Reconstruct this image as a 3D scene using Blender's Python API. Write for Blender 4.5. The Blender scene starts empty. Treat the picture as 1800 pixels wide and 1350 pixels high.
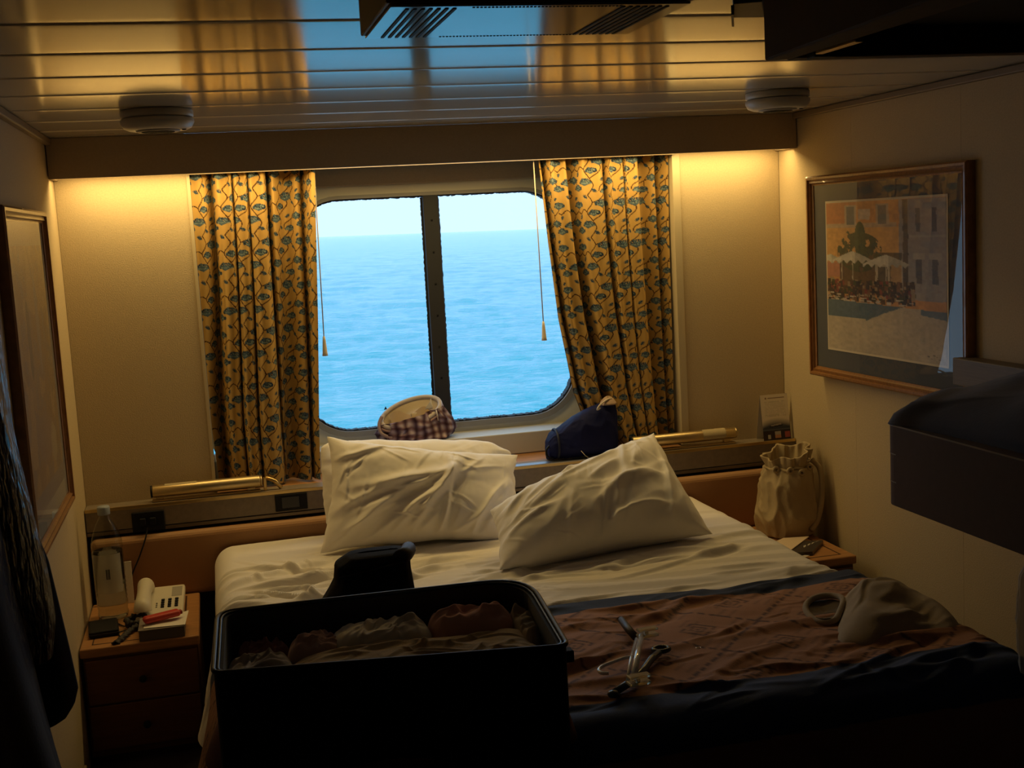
import bpy, bmesh, math, random
import numpy as np
from mathutils import Vector, Matrix
random.seed(3); np.random.seed(3)
C = bpy.context.scene.collection
PI = math.pi

# ------------------------------------------------------------------ camera
cam_d = bpy.data.cameras.new('camera'); cam = bpy.data.objects.new('camera', cam_d); C.objects.link(cam)
cam_d.sensor_width = 36; cam_d.lens = 36*2160.5/1800; cam_d.clip_start = .05; cam_d.clip_end = 60000
_r = Vector((0.969, -0.2412, -0.0537)); _f = Vector((0.2328, 0.964, -0.1288)).normalized()
_r = (_r-_f*_r.dot(_f)).normalized(); _u = _r.cross(_f)
cam.matrix_world = Matrix(((_r.x, _u.x, -_f.x, 0.5018), (_r.y, _u.y, -_f.y, -4.6776), (_r.z, _u.z, -_f.z, 1.6766), (0, 0, 0, 1)))
bpy.context.scene.camera = cam

# ------------------------------------------------------------------ exposure, sky, lamps
vs = bpy.context.scene.view_settings
vs.view_transform = 'Standard'; vs.look = 'None'; vs.gamma = 1; vs.use_curve_mapping = False; vs.exposure = 0.0
SKY = 1.0
w = bpy.data.worlds.new('overcast_sky'); bpy.context.scene.world = w; w.use_nodes = True
nt = w.node_tree; bg = nt.nodes['Background']; bg.inputs[1].default_value = SKY
tc = nt.nodes.new('ShaderNodeTexCoord'); sp = nt.nodes.new('ShaderNodeSeparateXYZ'); cr = nt.nodes.new('ShaderNodeValToRGB')
nt.links.new(tc.outputs['Generated'], sp.inputs[0]); nt.links.new(sp.outputs[2], cr.inputs[0]); nt.links.new(cr.outputs[0], bg.inputs[0])
e = cr.color_ramp.elements
e[0].position = 0; e[0].color = (.78, 1.2, 1.65, 1)
e[1].position = 1; e[1].color = (.45, .95, 1.65, 1)
for p_, c_ in ((.06, (.78, 1.16, 1.85, 1)), (.3, (.80, 1.34, 1.8, 1))):
    q = e.new(p_); q.color = c_

def area(name, loc, rot, sx, sy, power, col, spread=PI):
    d = bpy.data.lights.new(name, 'AREA'); d.shape = 'RECTANGLE'; d.size = sx; d.size_y = sy; d.energy = power; d.color = col; d.spread = spread
    o = bpy.data.objects.new(name, d); C.objects.link(o); o.location = loc; o.rotation_euler = rot; return o
# the fluorescent strip inside the valance over the window
LAMP = (1.0, .70, .25)
area('valance_lamp', (1.4, -.100, 1.931), (0, 0, 0), 2.7, .05, 13.2, (1.0, .70, .25))
# portal: helps the sky light find the window opening
po = area('window_portal', (1.42, .40, 1.34), (math.radians(-90), 0, 0), 1.2, 1.0, 1, (1, 1, 1)); po.data.cycles.is_portal = True

# ------------------------------------------------------------------ noise
def _hash(ix, iy, s):
    n = (ix.astype(np.int64)*374761393+iy.astype(np.int64)*668265263+s*1442695041) & 0x7fffffff
    n = ((n ^ (n >> 13))*1274126177) & 0x7fffffff
    return ((n ^ (n >> 16)) & 0xffff)/65535.0
def vn(x, y, s=0):
    x = np.asarray(x, float); y = np.asarray(y, float)
    ix = np.floor(x); iy = np.floor(y); fx = x-ix; fy = y-iy
    fx = fx*fx*fx*(fx*(fx*6-15)+10); fy = fy*fy*fy*(fy*(fy*6-15)+10)
    a = _hash(ix, iy, s); b = _hash(ix+1, iy, s); c = _hash(ix, iy+1, s); d = _hash(ix+1, iy+1, s)
    return (a+(b-a)*fx)*(1-fy)+(c+(d-c)*fx)*fy
def fbm(x, y, s=0, o=4):
    t = 0; a = .5
    for i in range(o):
        t = t+a*vn(x*2**i+17*i, y*2**i-9*i, s+i); a *= .5
    return t
def ridge(x, y, s=0):            # sharp crests, like creases in cloth
    return (1-np.abs(2*vn(x, y, s)-1))**2
def creases(x, y, s=0, sc=6, aniso=3, ang=0.0):
    c, k = math.cos(ang), math.sin(ang)
    X = x*c+y*k; Y = -x*k+y*c
    wx = X+.12*(fbm(X*3, Y*3, s+5)-.5); wy = Y+.12*(fbm(X*3, Y*3, s+9)-.5)
    return ridge(wx*sc, wy*sc*aniso, s)*.6+ridge(wx*sc*2.1, wy*sc*aniso*1.7, s+3)*.28+.15*fbm(wx*sc*4, wy*sc*4, s+7)

def strokes(x, y, seed, n, box_, ang, av, ln, wd, amp, hub=None):
    """soft tapering fold lines; with a hub they fan out from it"""
    r = random.Random(seed); h = np.zeros_like(x)
    for i in range(n):
        if hub is not None and r.random() < .75:
            a = ang+av*(r.random()*2-1); d0 = ln*(.15+.8*r.random()); cx = hub[0]+math.cos(a)*d0; cy = hub[1]+math.sin(a)*d0; a += .25*(r.random()-.5)
        else:
            cx = box_[0]+(box_[1]-box_[0])*r.random(); cy = box_[2]+(box_[3]-box_[2])*r.random(); a = ang+av*(r.random()*2-1)
        L = ln*(.35+.65*r.random()); w_ = wd*(.5+r.random()); k = (r.random()-.5)*3.0
        c, s_ = math.cos(a), math.sin(a); u = (x-cx)*c+(y-cy)*s_; v = -(x-cx)*s_+(y-cy)*c-k*u*u
        g = np.exp(-(u/(L*.5))**4)
        A = amp*(.4+.8*r.random())
        h += A*g*(np.exp(-np.where(v > 0, v/w_, v/(w_*.55))**2)-.55*np.exp(-((v+w_*1.6)/(w_*1.1))**2))
    return h

# ------------------------------------------------------------------ materials
_M = {}
def mat(name, col, rough=.6, metal=0., spec=.5, bump=0., bscale=200., var=0., vscale=8., emit=None, es=0., trans=0., sheen=0., attr=False, ior=1.45, coat=0., aniso=None):
    if name in _M: return _M[name]
    m = bpy.data.materials.new(name); m.use_nodes = True; _M[name] = m
    n = m.node_tree.nodes; l = m.node_tree.links; b = n['Principled BSDF']
    b.inputs['Base Color'].default_value = (*col, 1); b.inputs['Roughness'].default_value = rough
    b.inputs['Metallic'].default_value = metal; b.inputs['Specular IOR Level'].default_value = spec
    b.inputs['Transmission Weight'].default_value = trans; b.inputs['IOR'].default_value = ior
    b.inputs['Coat Weight'].default_value = coat
    if sheen: b.inputs['Sheen Weight'].default_value = sheen
    if emit: b.inputs['Emission Color'].default_value = (*emit, 1); b.inputs['Emission Strength'].default_value = es
    t = n.new('ShaderNodeTexCoord')
    src = None
    if attr:
        a = n.new('ShaderNodeVertexColor'); a.layer_name = 'Col'; src = a.outputs[0]; l.new(src, b.inputs['Base Color'])
    if var:
        nz = n.new('ShaderNodeTexNoise'); nz.inputs['Scale'].default_value = vscale; nz.inputs['Detail'].default_value = 4
        mp = n.new('ShaderNodeMapping'); l.new(t.outputs['Object'], mp.inputs[0]); l.new(mp.outputs[0], nz.inputs[0])
        if aniso: mp.inputs['Scale'].default_value = aniso
        mr = n.new('ShaderNodeMapRange'); mr.inputs[1].default_value = .3; mr.inputs[2].default_value = .7
        mr.inputs[3].default_value = 1-var; mr.inputs[4].default_value = 1+var; l.new(nz.outputs[0], mr.inputs[0])
        mx = n.new('ShaderNodeVectorMath'); mx.operation = 'SCALE'
        if src: l.new(src, mx.inputs[0])
        else: mx.inputs[0].default_value = col
        l.new(mr.outputs[0], mx.inputs['Scale']); l.new(mx.outputs[0], b.inputs['Base Color'])
    if bump:
        nb = n.new('ShaderNodeTexNoise'); nb.inputs['Scale'].default_value = bscale; nb.inputs['Detail'].default_value = 3
        l.new(t.outputs['Object'], nb.inputs[0])
        bp = n.new('ShaderNodeBump'); bp.inputs['Strength'].default_value = bump; bp.inputs['Distance'].default_value = .002
        l.new(nb.outputs[0], bp.inputs['Height']); l.new(bp.outputs[0], b.inputs['Normal'])
    return m
def glassmat(name, tint=(1, 1, 1), gl=.08, rough=.0):
    if name in _M: return _M[name]
    m = bpy.data.materials.new(name); m.use_nodes = True; _M[name] = m
    n = m.node_tree.nodes; l = m.node_tree.links; n.remove(n['Principled BSDF'])
    t = n.new('ShaderNodeBsdfTransparent'); t.inputs[0].default_value = (*tint, 1)
    g = n.new('ShaderNodeBsdfGlossy'); g.inputs['Roughness'].default_value = rough
    f0 = n.new('ShaderNodeFresnel'); f0.inputs[0].default_value = 1.45
    gm = n.new('ShaderNodeNewGeometry'); iv = n.new('ShaderNodeMath'); iv.operation = 'SUBTRACT'; iv.inputs[0].default_value = 1; l.new(gm.outputs['Backfacing'], iv.inputs[1])
    f = n.new('ShaderNodeMath'); f.operation = 'MULTIPLY'; l.new(f0.outputs[0], f.inputs[0]); l.new(iv.outputs[0], f.inputs[1])   # one reflection per sheet, from its outer face
    mx = n.new('ShaderNodeMixShader'); l.new(f.outputs[0], mx.inputs[0]); l.new(t.outputs[0], mx.inputs[1]); l.new(g.outputs[0], mx.inputs[2])
    l.new(mx.outputs[0], n['Material Output'].inputs[0]); return m

WALL = (.52, .41, .26)
m_wall = mat('wallpaper', WALL, .75, bump=.5, bscale=260, var=.06, vscale=160)
m_wallend = mat('wall_edge_trim', (.52, .43, .29), .5)
m_ceil = mat('ceiling_enamel', (.52, .47, .39), .13, spec=.55, var=.02, vscale=5)
m_ceilgap = mat('ceiling_joint', (.03, .025, .02), .8)
m_mold = mat('dark_moulding', (.22, .16, .10), .5)
m_carpet = mat('carpet', (.06, .05, .06), .95, bump=.8, bscale=400)
m_val = mat('valance_laminate', (.40, .32, .23), .6, var=.05, vscale=200)
m_brass = mat('brass', (.72, .52, .22), .28, metal=1)
m_liner = mat('window_liner_white', (.62, .60, .54), .45)
m_gasket = mat('rubber_gasket', (.012, .015, .022), .7, bump=1., bscale=60)
m_mull = mat('mullion_dark_metal', (.026, .027, .036), .6)
m_bez = mat('window_bezel_grey', (.28, .27, .27), .45)
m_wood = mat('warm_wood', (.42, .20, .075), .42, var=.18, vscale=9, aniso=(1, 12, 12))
m_wooddk = mat('dark_wood_groove', (.05, .02, .01), .6)
m_leather = mat('tan_upholstery', (.40, .215, .10), .6, bump=.25, bscale=120, var=.06, vscale=6)
m_console = mat('console_laminate', (.24, .19, .14), .35, var=.1, vscale=60)
m_black = mat('black_plastic', (.008, .008, .010), .6, spec=.3)
m_blackcl = mat('black_cloth', (.006, .006, .008), .9, bump=.4, bscale=200)
m_white = mat('white_cotton', (.80, .73, .66), .9, sheen=.2, bump=.15, bscale=500)
m_pw = mat('off_white_plastic', (.62, .58, .50), .4)
m_paper = mat('paper', (.75, .70, .62), .8)

# ------------------------------------------------------------------ mesh helpers
def link(o, parent=None):
    C.objects.link(o)
    if parent is not None: o.parent = parent; 
    return o
def mesh_obj(name, V, F, m, parent=None, smooth=False, cols=None):
    me = bpy.data.meshes.new(name); me.from_pydata([tuple(v) for v in V], [], F); me.update()
    if smooth: me.polygons.foreach_set('use_smooth', [True]*len(me.polygons))
    o = bpy.data.objects.new(name, me)
    for mm in (m if isinstance(m, (list, tuple)) else [m]): me.materials.append(mm)
    return link(o, parent)
def grid(name, P, m, parent=None, col=None, wrap=False, smooth=True):
    """P: (rows, cols, 3) array. One smooth sheet; col (rows, cols, 3) gives the print."""
    n, k = P.shape[:2]
    me = bpy.data.meshes.new(name)
    idx = np.arange(n*k).reshape(n, k)
    if wrap: idx = np.concatenate([idx, idx[:, :1]], 1)
    q = np.stack([idx[:-1, :-1], idx[:-1, 1:], idx[1:, 1:], idx[1:, :-1]], -1).reshape(-1, 4)
    me.vertices.add(n*k); me.vertices.foreach_set('co', P.reshape(-1).astype(np.float32))
    me.loops.add(q.size); me.loops.foreach_set('vertex_index', q.reshape(-1).astype(np.int32))
    me.polygons.add(len(q)); me.polygons.foreach_set('loop_start', np.arange(0, q.size, 4, dtype=np.int32))
    me.polygons.foreach_set('loop_total', np.full(len(q), 4, np.int32))
    me.update(calc_edges=True); me.validate()
    me.polygons.foreach_set('use_smooth', np.full(len(me.polygons), smooth))
    if col is not None:
        a = me.color_attributes.new('Col', 'FLOAT_COLOR', 'POINT')
        c4 = np.ones((n*k, 4), np.float32); c4[:, :3] = col.reshape(-1, 3); a.data.foreach_set('color', c4.reshape(-1))
    me.materials.append(m)
    o = bpy.data.objects.new(name, me); return link(o, parent)
def add_box(bm, x0, x1, y0, y1, z0, z1):
    vs_ = [bm.verts.new(p) for p in ((x0, y0, z0), (x1, y0, z0), (x1, y1, z0), (x0, y1, z0), (x0, y0, z1), (x1, y0, z1), (x1, y1, z1), (x0, y1, z1))]
    for f in ((0, 3, 2, 1), (4, 5, 6, 7), (0, 1, 5, 4), (1, 2, 6, 5), (2, 3, 7, 6), (3, 0, 4, 7)): bm.faces.new([vs_[i] for i in f])
def fin(name, bm, m, parent=None, bevel=0., seg=2, smooth=False, mw=None):
    if bevel: bmesh.ops.bevel(bm, geom=list(bm.edges), offset=bevel, segments=seg, affect='EDGES', profile=.5)
    bmesh.ops.recalc_face_normals(bm, faces=list(bm.faces))
    if mw is not None: bm.transform(mw)
    me = bpy.data.meshes.new(name); bm.to_mesh(me); bm.free(); me.materials.append(m)
    if smooth: me.polygons.foreach_set('use_smooth', [True]*len(me.polygons))
    return link(bpy.data.objects.new(name, me), parent)
def box(name, x0, x1, y0, y1, z0, z1, m, parent=None, bevel=.003, seg=2, mw=None):
    bm = bmesh.new(); add_box(bm, x0, x1, y0, y1, z0, z1); return fin(name, bm, m, parent, bevel, seg, mw=mw)
def lathe(name, prof, m, parent=None, n=40, loc=(0, 0, 0), mw=None, cap=True):
    bm = bmesh.new(); rings = []
    for r_, z_ in prof:
        rings.append([bm.verts.new((r_*math.cos(2*PI*i/n), r_*math.sin(2*PI*i/n), z_)) for i in range(n)])
    for a, b in zip(rings, rings[1:]):
        for i in range(n): bm.faces.new((a[i], a[(i+1) % n], b[(i+1) % n], b[i]))
    if cap: bm.faces.new(rings[0][::-1]); bm.faces.new(rings[-1])
    o = fin(name, bm, m, parent, smooth=True, mw=mw if mw is not None else Matrix.Translation(loc))
    return o
def tube(name, pts, r, m, parent=None, n=10, closed=False, radii=None):
    P = [Vector(p) for p in pts]; k = len(P); V = []; F = []
    up = Vector((0, 0, 1)); t0 = (P[1]-P[0]).normalized()
    a = t0.orthogonal().normalized()
    for i, p in enumerate(P):
        if closed: t = (P[(i+1) % k]-P[i-1]).normalized()
        else: t = (P[min(i+1, k-1)]-P[max(i-1, 0)]).normalized()
        a = (a-t*a.dot(t)).normalized(); b = t.cross(a); rr = radii[i] if radii else r
        for j in range(n):
            th = 2*PI*j/n; V.append(p+a*rr*math.cos(th)+b*rr*math.sin(th))
    for i in range(k if closed else k-1):
        i2 = (i+1) % k
        for j in range(n): F.append((i*n+j, i*n+(j+1) % n, i2*n+(j+1) % n, i2*n+j))
    if not closed: F.append(tuple(range(n))[::-1]); F.append(tuple((k-1)*n+j for j in range(n)))
    return mesh_obj(name, V, F, m, parent, smooth=True)
def spline(pts, n=40, closed=False):
    P = [np.array(p, float) for p in pts]; k = len(P); out = []
    segs = k if closed else k-1
    for s in range(segs):
        p0 = P[(s-1) % k] if closed else P[max(s-1, 0)]; p1 = P[s % k]; p2 = P[(s+1) % k] if closed else P[s+1]
        p3 = P[(s+2) % k] if closed else P[min(s+2, k-1)]
        for i in range(max(2, n//segs)):
            t = i/max(2, n//segs)
            out.append(.5*((2*p1)+(-p0+p2)*t+(2*p0-5*p1+4*p2-p3)*t*t+(-p0+3*p1-3*p2+p3)*t**3))
    if not closed: out.append(P[-1])
    return [tuple(q) for q in out]
def prism(name, poly, axis, a, b, m, parent=None, bevel=0.0, mw=None):
    """poly in the plane across the axis, extruded from a to b"""
    def pt(p, t): return {'x': (t, p[0], p[1]), 'y': (p[0], t, p[1]), 'z': (p[0], p[1], t)}[axis]
    bm = bmesh.new(); A = [bm.verts.new(pt(p, a)) for p in poly]; B = [bm.verts.new(pt(p, b)) for p in poly]; n = len(poly)
    bm.faces.new(A); bm.faces.new(B[::-1])
    for i in range(n): bm.faces.new((A[i], A[(i+1) % n], B[(i+1) % n], B[i]))
    return fin(name, bm, m, parent, bevel, mw=mw)
def thing(name, label, cat, loc=(0, 0, 0), group=None):
    o = bpy.data.objects.new(name, None); C.objects.link(o); o.location = loc; o.empty_display_size = .05
    o['label'] = label; o['category'] = cat
    if group: o['group'] = group
    o['_loc'] = list(loc); PARENTS.append(o); return o
PARENTS = []
def tag(o, label, cat, group=None):
    o['label'] = label; o['category'] = cat
    if group: o['group'] = group
    return o
def struct(o): o['kind'] = 'structure'; return o
def lab(o, s): o['label'] = s; return o

# ================================================================== SETTING
W, ZC = 2.8, 2.051
YB = -5.6                                    # wall behind the camera
SF, ZV = -.172, 1.912                        # valance front and underside
struct(box('floor', -.1, 2.9, YB-.1, .45, -.06, 0, m_carpet, bevel=0))
# ceiling: enamelled metal planks running wall to wall, each with rolled edges
ceil = struct(box('ceiling', -.05, 2.85, YB-.05, .45, ZC+.018, ZC+.10, m_ceilgap, bevel=0))
edges = [SF+.02, -.41, -.735, -1.065, -1.40, -1.74, -2.085, -2.43, -2.775, -3.12, -3.465, -3.81, -4.155, -4.5, -4.845, -5.19, -5.6]
plank_me = None
for y1, y0 in zip(edges, edges[1:]):
    g = .0009; prof = []
    a, b = y0+g, y1-g
    r_ = .012
    prof = [(a, ZC+.014), (a+.0008, ZC+.003), (a+.004, ZC+.0007), (a+.018, ZC+.0002), (a+.05, ZC), ((a+b)/2, ZC+.0003), (b-.05, ZC), (b-.018, ZC+.0002), (b-.004, ZC+.0007), (b-.0008, ZC+.003), (b, ZC+.014)]
    V = []; F = []
    for y, z in prof: V += [(0, y, z), (W, y, z)]
    for i in range(len(prof)-1): F.append((2*i, 2*i+1, 2*i+3, 2*i+2))
    mesh_obj('plank', V, F, m_ceil, ceil, smooth=True)
# side walls: backing and proud panels with fine joints
wl = struct(box('wall_left', -.1, -.006, YB, .45, 0, ZC+.05, m_wallend, bevel=0))
wr = struct(box('wall_right', W+.006, W+.1, YB, .45, 0, ZC+.05, m_wallend, bevel=0))
js = [-.001, -.585, -1.255, -1.93, -2.6, -3.27, -3.94, -4.61, YB]
for y1, y0 in zip(js, js[1:]):
    box('panel', -.006, 0, y0+.0003, y1-.0003, 0, ZC, m_wall, wl, bevel=.0004, seg=1)
    box('panel', W, W+.006, y0+.0003, y1-.0003, 0, ZC, m_wall, wr, bevel=.0004, seg=1)
struct(box('wall_back', -.1, 2.9, YB-.1, YB, 0, ZC+.05, mat('dark_bounce_cut', (.10, .06, .035), .6), bevel=0))  # unseen wall, given a dark colour to cut light bounced into the room
# window wall: two wall panels flanking the recess
XL, XR = .46, 2.345
wf = struct(box('wall_front', -.05, W+.05, .36, .45, 0, .80, m_wallend, bevel=0))
box('panel', 0, XL, 0, .012, .30, ZC, m_wall, wf, bevel=.001)
box('panel', XR, W, 0, .012, .30, ZC, m_wall, wf, bevel=.001)
box('edge_strip', XL-.004, XL+.008, -.004, .34, .74, ZC, m_wallend, wf, bevel=.001)
box('edge_strip', XR-.010, XR+.022, -.006, .34, .74, ZC, m_wallend, wf, bevel=.002)
box('wall_core', -.05, XL-.004, .012, .45, 0, ZC+.05, m_wallend, wf, bevel=0)
box('wall_core', XR+.022, W+.05, .012, .45, 0, ZC+.05, m_wallend, wf, bevel=0)
box('lower_panel', XL, XR, .19, .36, 0, .735, m_wallend, wf, bevel=0)
# crown mouldings along both side walls
for n_, x0, x1 in (('trim_1', 0, .022), ('trim_2', W-.022, W)):
    struct(box(n_, x0, x1, YB, SF, ZC-.024, ZC-.001, m_mold, bevel=.004))
for n_, x0, x1 in (('baseboard_left', 0, .012), ('baseboard_right', W-.012, W)):
    struct(box(n_, x0, x1, YB, -.8, 0, .08, m_mold, bevel=.003))
# inner ledge of the window
struct(box('trim_3', XL+.008, XR-.010, .17, .36, .737, .825, m_liner, bevel=.004))

# ---- window: liner panel with rounded opening, grey bezel, gasket, mullion, two panes
def rrect(x0, x1, z0, z1, r, n=10):
    out = []
    for cx, cz, a0 in ((x1-r, z1-r, 0), (x0+r, z1-r, 90), (x0+r, z0+r, 180), (x1-r, z0+r, 270)):
        for i in range(n+1):
            t = math.radians(a0+90*i/n); out.append((cx+r*math.cos(t), cz+r*math.sin(t)))
    return out
def ring(name, outer, inner, y0, y1, m, parent, jag=0.):
    n = len(outer); V = []; F = []
    rnd = random.Random(5)
    inn = []
    for i, (x, z) in enumerate(inner):
        j = jag*(rnd.random()-.3); cx, cz = 1.41, 1.34; d = math.hypot(x-cx, z-cz); inn.append((x-(x-cx)/d*j, z-(z-cz)/d*j))
    for y in (y0, y1):
        V += [(x, y, z) for x, z in outer]; V += [(x, y, z) for x, z in inn]
    for i in range(n):
        k = (i+1) % n
        F += [(i, k, n+k, n+i), (2*n+i, 3*n+i, 3*n+k, 2*n+k), (i, 2*n+i, 2*n+k, k), (n+i, n+k, 3*n+k, 3*n+i)]
    return mesh_obj(name, V, F, m, parent)
GX0, GX1, GZ0, GZ1 = .842, 1.985, .880, 1.806
win = struct(bpy.data.objects.new('window_1', None)); C.objects.link(win)
def dense(poly, step=.012):
    out = []
    for a, b in zip(poly, poly[1:]+poly[:1]):
        d = math.hypot(b[0]-a[0], b[1]-a[1]); k = max(1, int(d/step))
        out += [(a[0]+(b[0]-a[0])*i/k, a[1]+(b[1]-a[1])*i/k) for i in range(k)]
    return out
inner = rrect(GX0-.03, GX1+.03, GZ0-.035, GZ1+.02, .22)
cx, cz = 1.41, 1.34
outer = []
for x, z in inner:     # radial projection of the opening on to the rectangular panel
    dx, dz = x-cx, z-cz
    s = min(((XR-.01-cx)/dx if dx > 0 else (XL+.008-cx)/dx) if abs(dx) > 1e-6 else 9, ((1.99-cz)/dz if dz > 0 else (.80-cz)/dz) if abs(dz) > 1e-6 else 9)
    outer.append((cx+dx*s, cz+dz*s))
ring('window_frame', outer, inner, .33, .36, m_liner, win)
box('head_panel', XL+.008, XR-.01, .312, .33, 1.862, 2.06, m_val, win, bevel=.004)
i2 = rrect(GX0-.008, GX1+.008, GZ0-.012, GZ1+.006, .20)
ring('bezel', inner, i2, .322, .37, m_bez, win)
i2d = dense(i2, .006); i3d = [((x-cx)*.992+cx, (z-cz)*.990+cz) for x, z in i2d]
ring('gasket', i2d, i3d, .335, .375, m_gasket, win, jag=.005)
box('mullion', 1.378, 1.442, .325, .385, GZ0-.015, GZ1+.01, m_mull, win, bevel=.004)
for sx in (1.371, 1.442):
    Z = np.arange(GZ0, GZ1, .007); V = []; F = []; rnd = random.Random(int(sx*100))
    for i, z in enumerate(Z):
        j = .003*rnd.random()
        a, b = (sx-j, 1.378) if sx < 1.4 else (1.442, sx+.004+j)
        V += [(a, .345, z), (b, .345, z)]
    for i in range(len(Z)-1): F.append((2*i, 2*i+1, 2*i+3, 2*i+2))
    mesh_obj('sealant', V, F, m_gasket, win)
for i in range(7):
    lathe('bolt', [(.004, 0), (.004, .003), (.002, .0045)], m_black, win, n=10, mw=Matrix.Translation((1.41, .325, .93+i*.13)) @ Matrix.Rotation(PI/2, 4, 'X'))
for x0, x1 in ((GX0-.005, 1.378), (1.442, GX1+.005)):
    box('pane', x0, x1, .362, .368, GZ0-.01, GZ1+.005, glassmat('window_glass', (.985, .995, 1)), win, bevel=0)
# ---- ocean, beyond the window
def sea():
    nr, nc = 620, 520
    d = 24*np.exp(np.linspace(0, math.log(1100), nr))
    a = np.linspace(-.52, .52, nc)+.13
    D, A = np.meshgrid(d, a, indexing='ij')
    X = D*np.sin(A); Y = D*np.cos(A)
    h = .95*(fbm(X/9, Y/3.2, 2, 4)-.5)+.35*(fbm(X/3+.3*Y/3, Y/1.3, 6, 3)-.5)
    h = h*np.clip(1-D/1800, 0, 1)
    P = np.stack([X, Y, -8.6+h-.018*X], -1)
    m = bpy.data.materials.new('sea_water'); m.use_nodes = True; n = m.node_tree.nodes; l = m.node_tree.links; b = n['Principled BSDF']
    b.inputs['Base Color'].default_value = (.05, .46, .50, 1); b.inputs['Roughness'].default_value = .12; b.inputs['IOR'].default_value = 1.33
    t = n.new('ShaderNodeTexCoord'); mp = n.new('ShaderNodeMapping'); mp.inputs['Scale'].default_value = (.5, 1.1, 1)
    nz = n.new('ShaderNodeTexNoise'); nz.inputs['Scale'].default_value = 1.5; nz.inputs['Detail'].default_value = 5; nz.inputs['Roughness'].default_value = .6
    bp = n.new('ShaderNodeBump'); bp.inputs['Strength'].default_value = .9; bp.inputs['Distance'].default_value = .45
    l.new(t.outputs['Object'], mp.inputs[0]); l.new(mp.outputs[0], nz.inputs[0]); l.new(nz.outputs[0], bp.inputs['Height']); l.new(bp.outputs[0], b.inputs['Normal'])
    o = grid('sea', P, m); o['kind'] = 'stuff'; o['label'] = 'blue open sea with small waves beyond the cabin window'; o['category'] = 'sea'
sea()

# ================================================================== VALANCE
v = thing('light_valance', 'long beige laminate valance with hidden strip light above the window', 'valance', (1.4, -.09, ZV))
box('fascia', .004, W-.004, SF, SF+.014, ZV, ZC-.0005, m_val, v, bevel=.002)
box('end_cap', .004, .016, SF+.014, -.002, ZV+.002, ZC-.001, m_val, v, bevel=.001)
box('end_cap', W-.016, W-.004, SF+.014, -.002, ZV+.002, ZC-.001, m_val, v, bevel=.001)
lip = box('diffuser_strip', .016, W-.016, SF+.014, SF+.042, ZV+.001, ZV+.004, mat('lit_diffuser', (.8, .6, .3), .4, emit=(1, .62, .2), es=.62), v, bevel=0)
lab(lip, 'glowing amber diffuser edge')
tube('lamp_tube', [(.1, -.085, 1.985), (2.7, -.085, 1.985)], .013, mat('tube_glass', (.9, .85, .7), .3), v, n=12)
box('curtain_track', XL-.02, XR+.02, .075, .10, 1.935, 1.96, m_pw, v, bevel=.002)
box('pelmet_back', XL+.004, XR-.006, -.030, -.022, 1.916, ZC, m_val, v, bevel=.001)
box('top_board', .016, W-.016, SF+.014, -.002, 2.02, 2.035, m_val, v, bevel=0)

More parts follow.
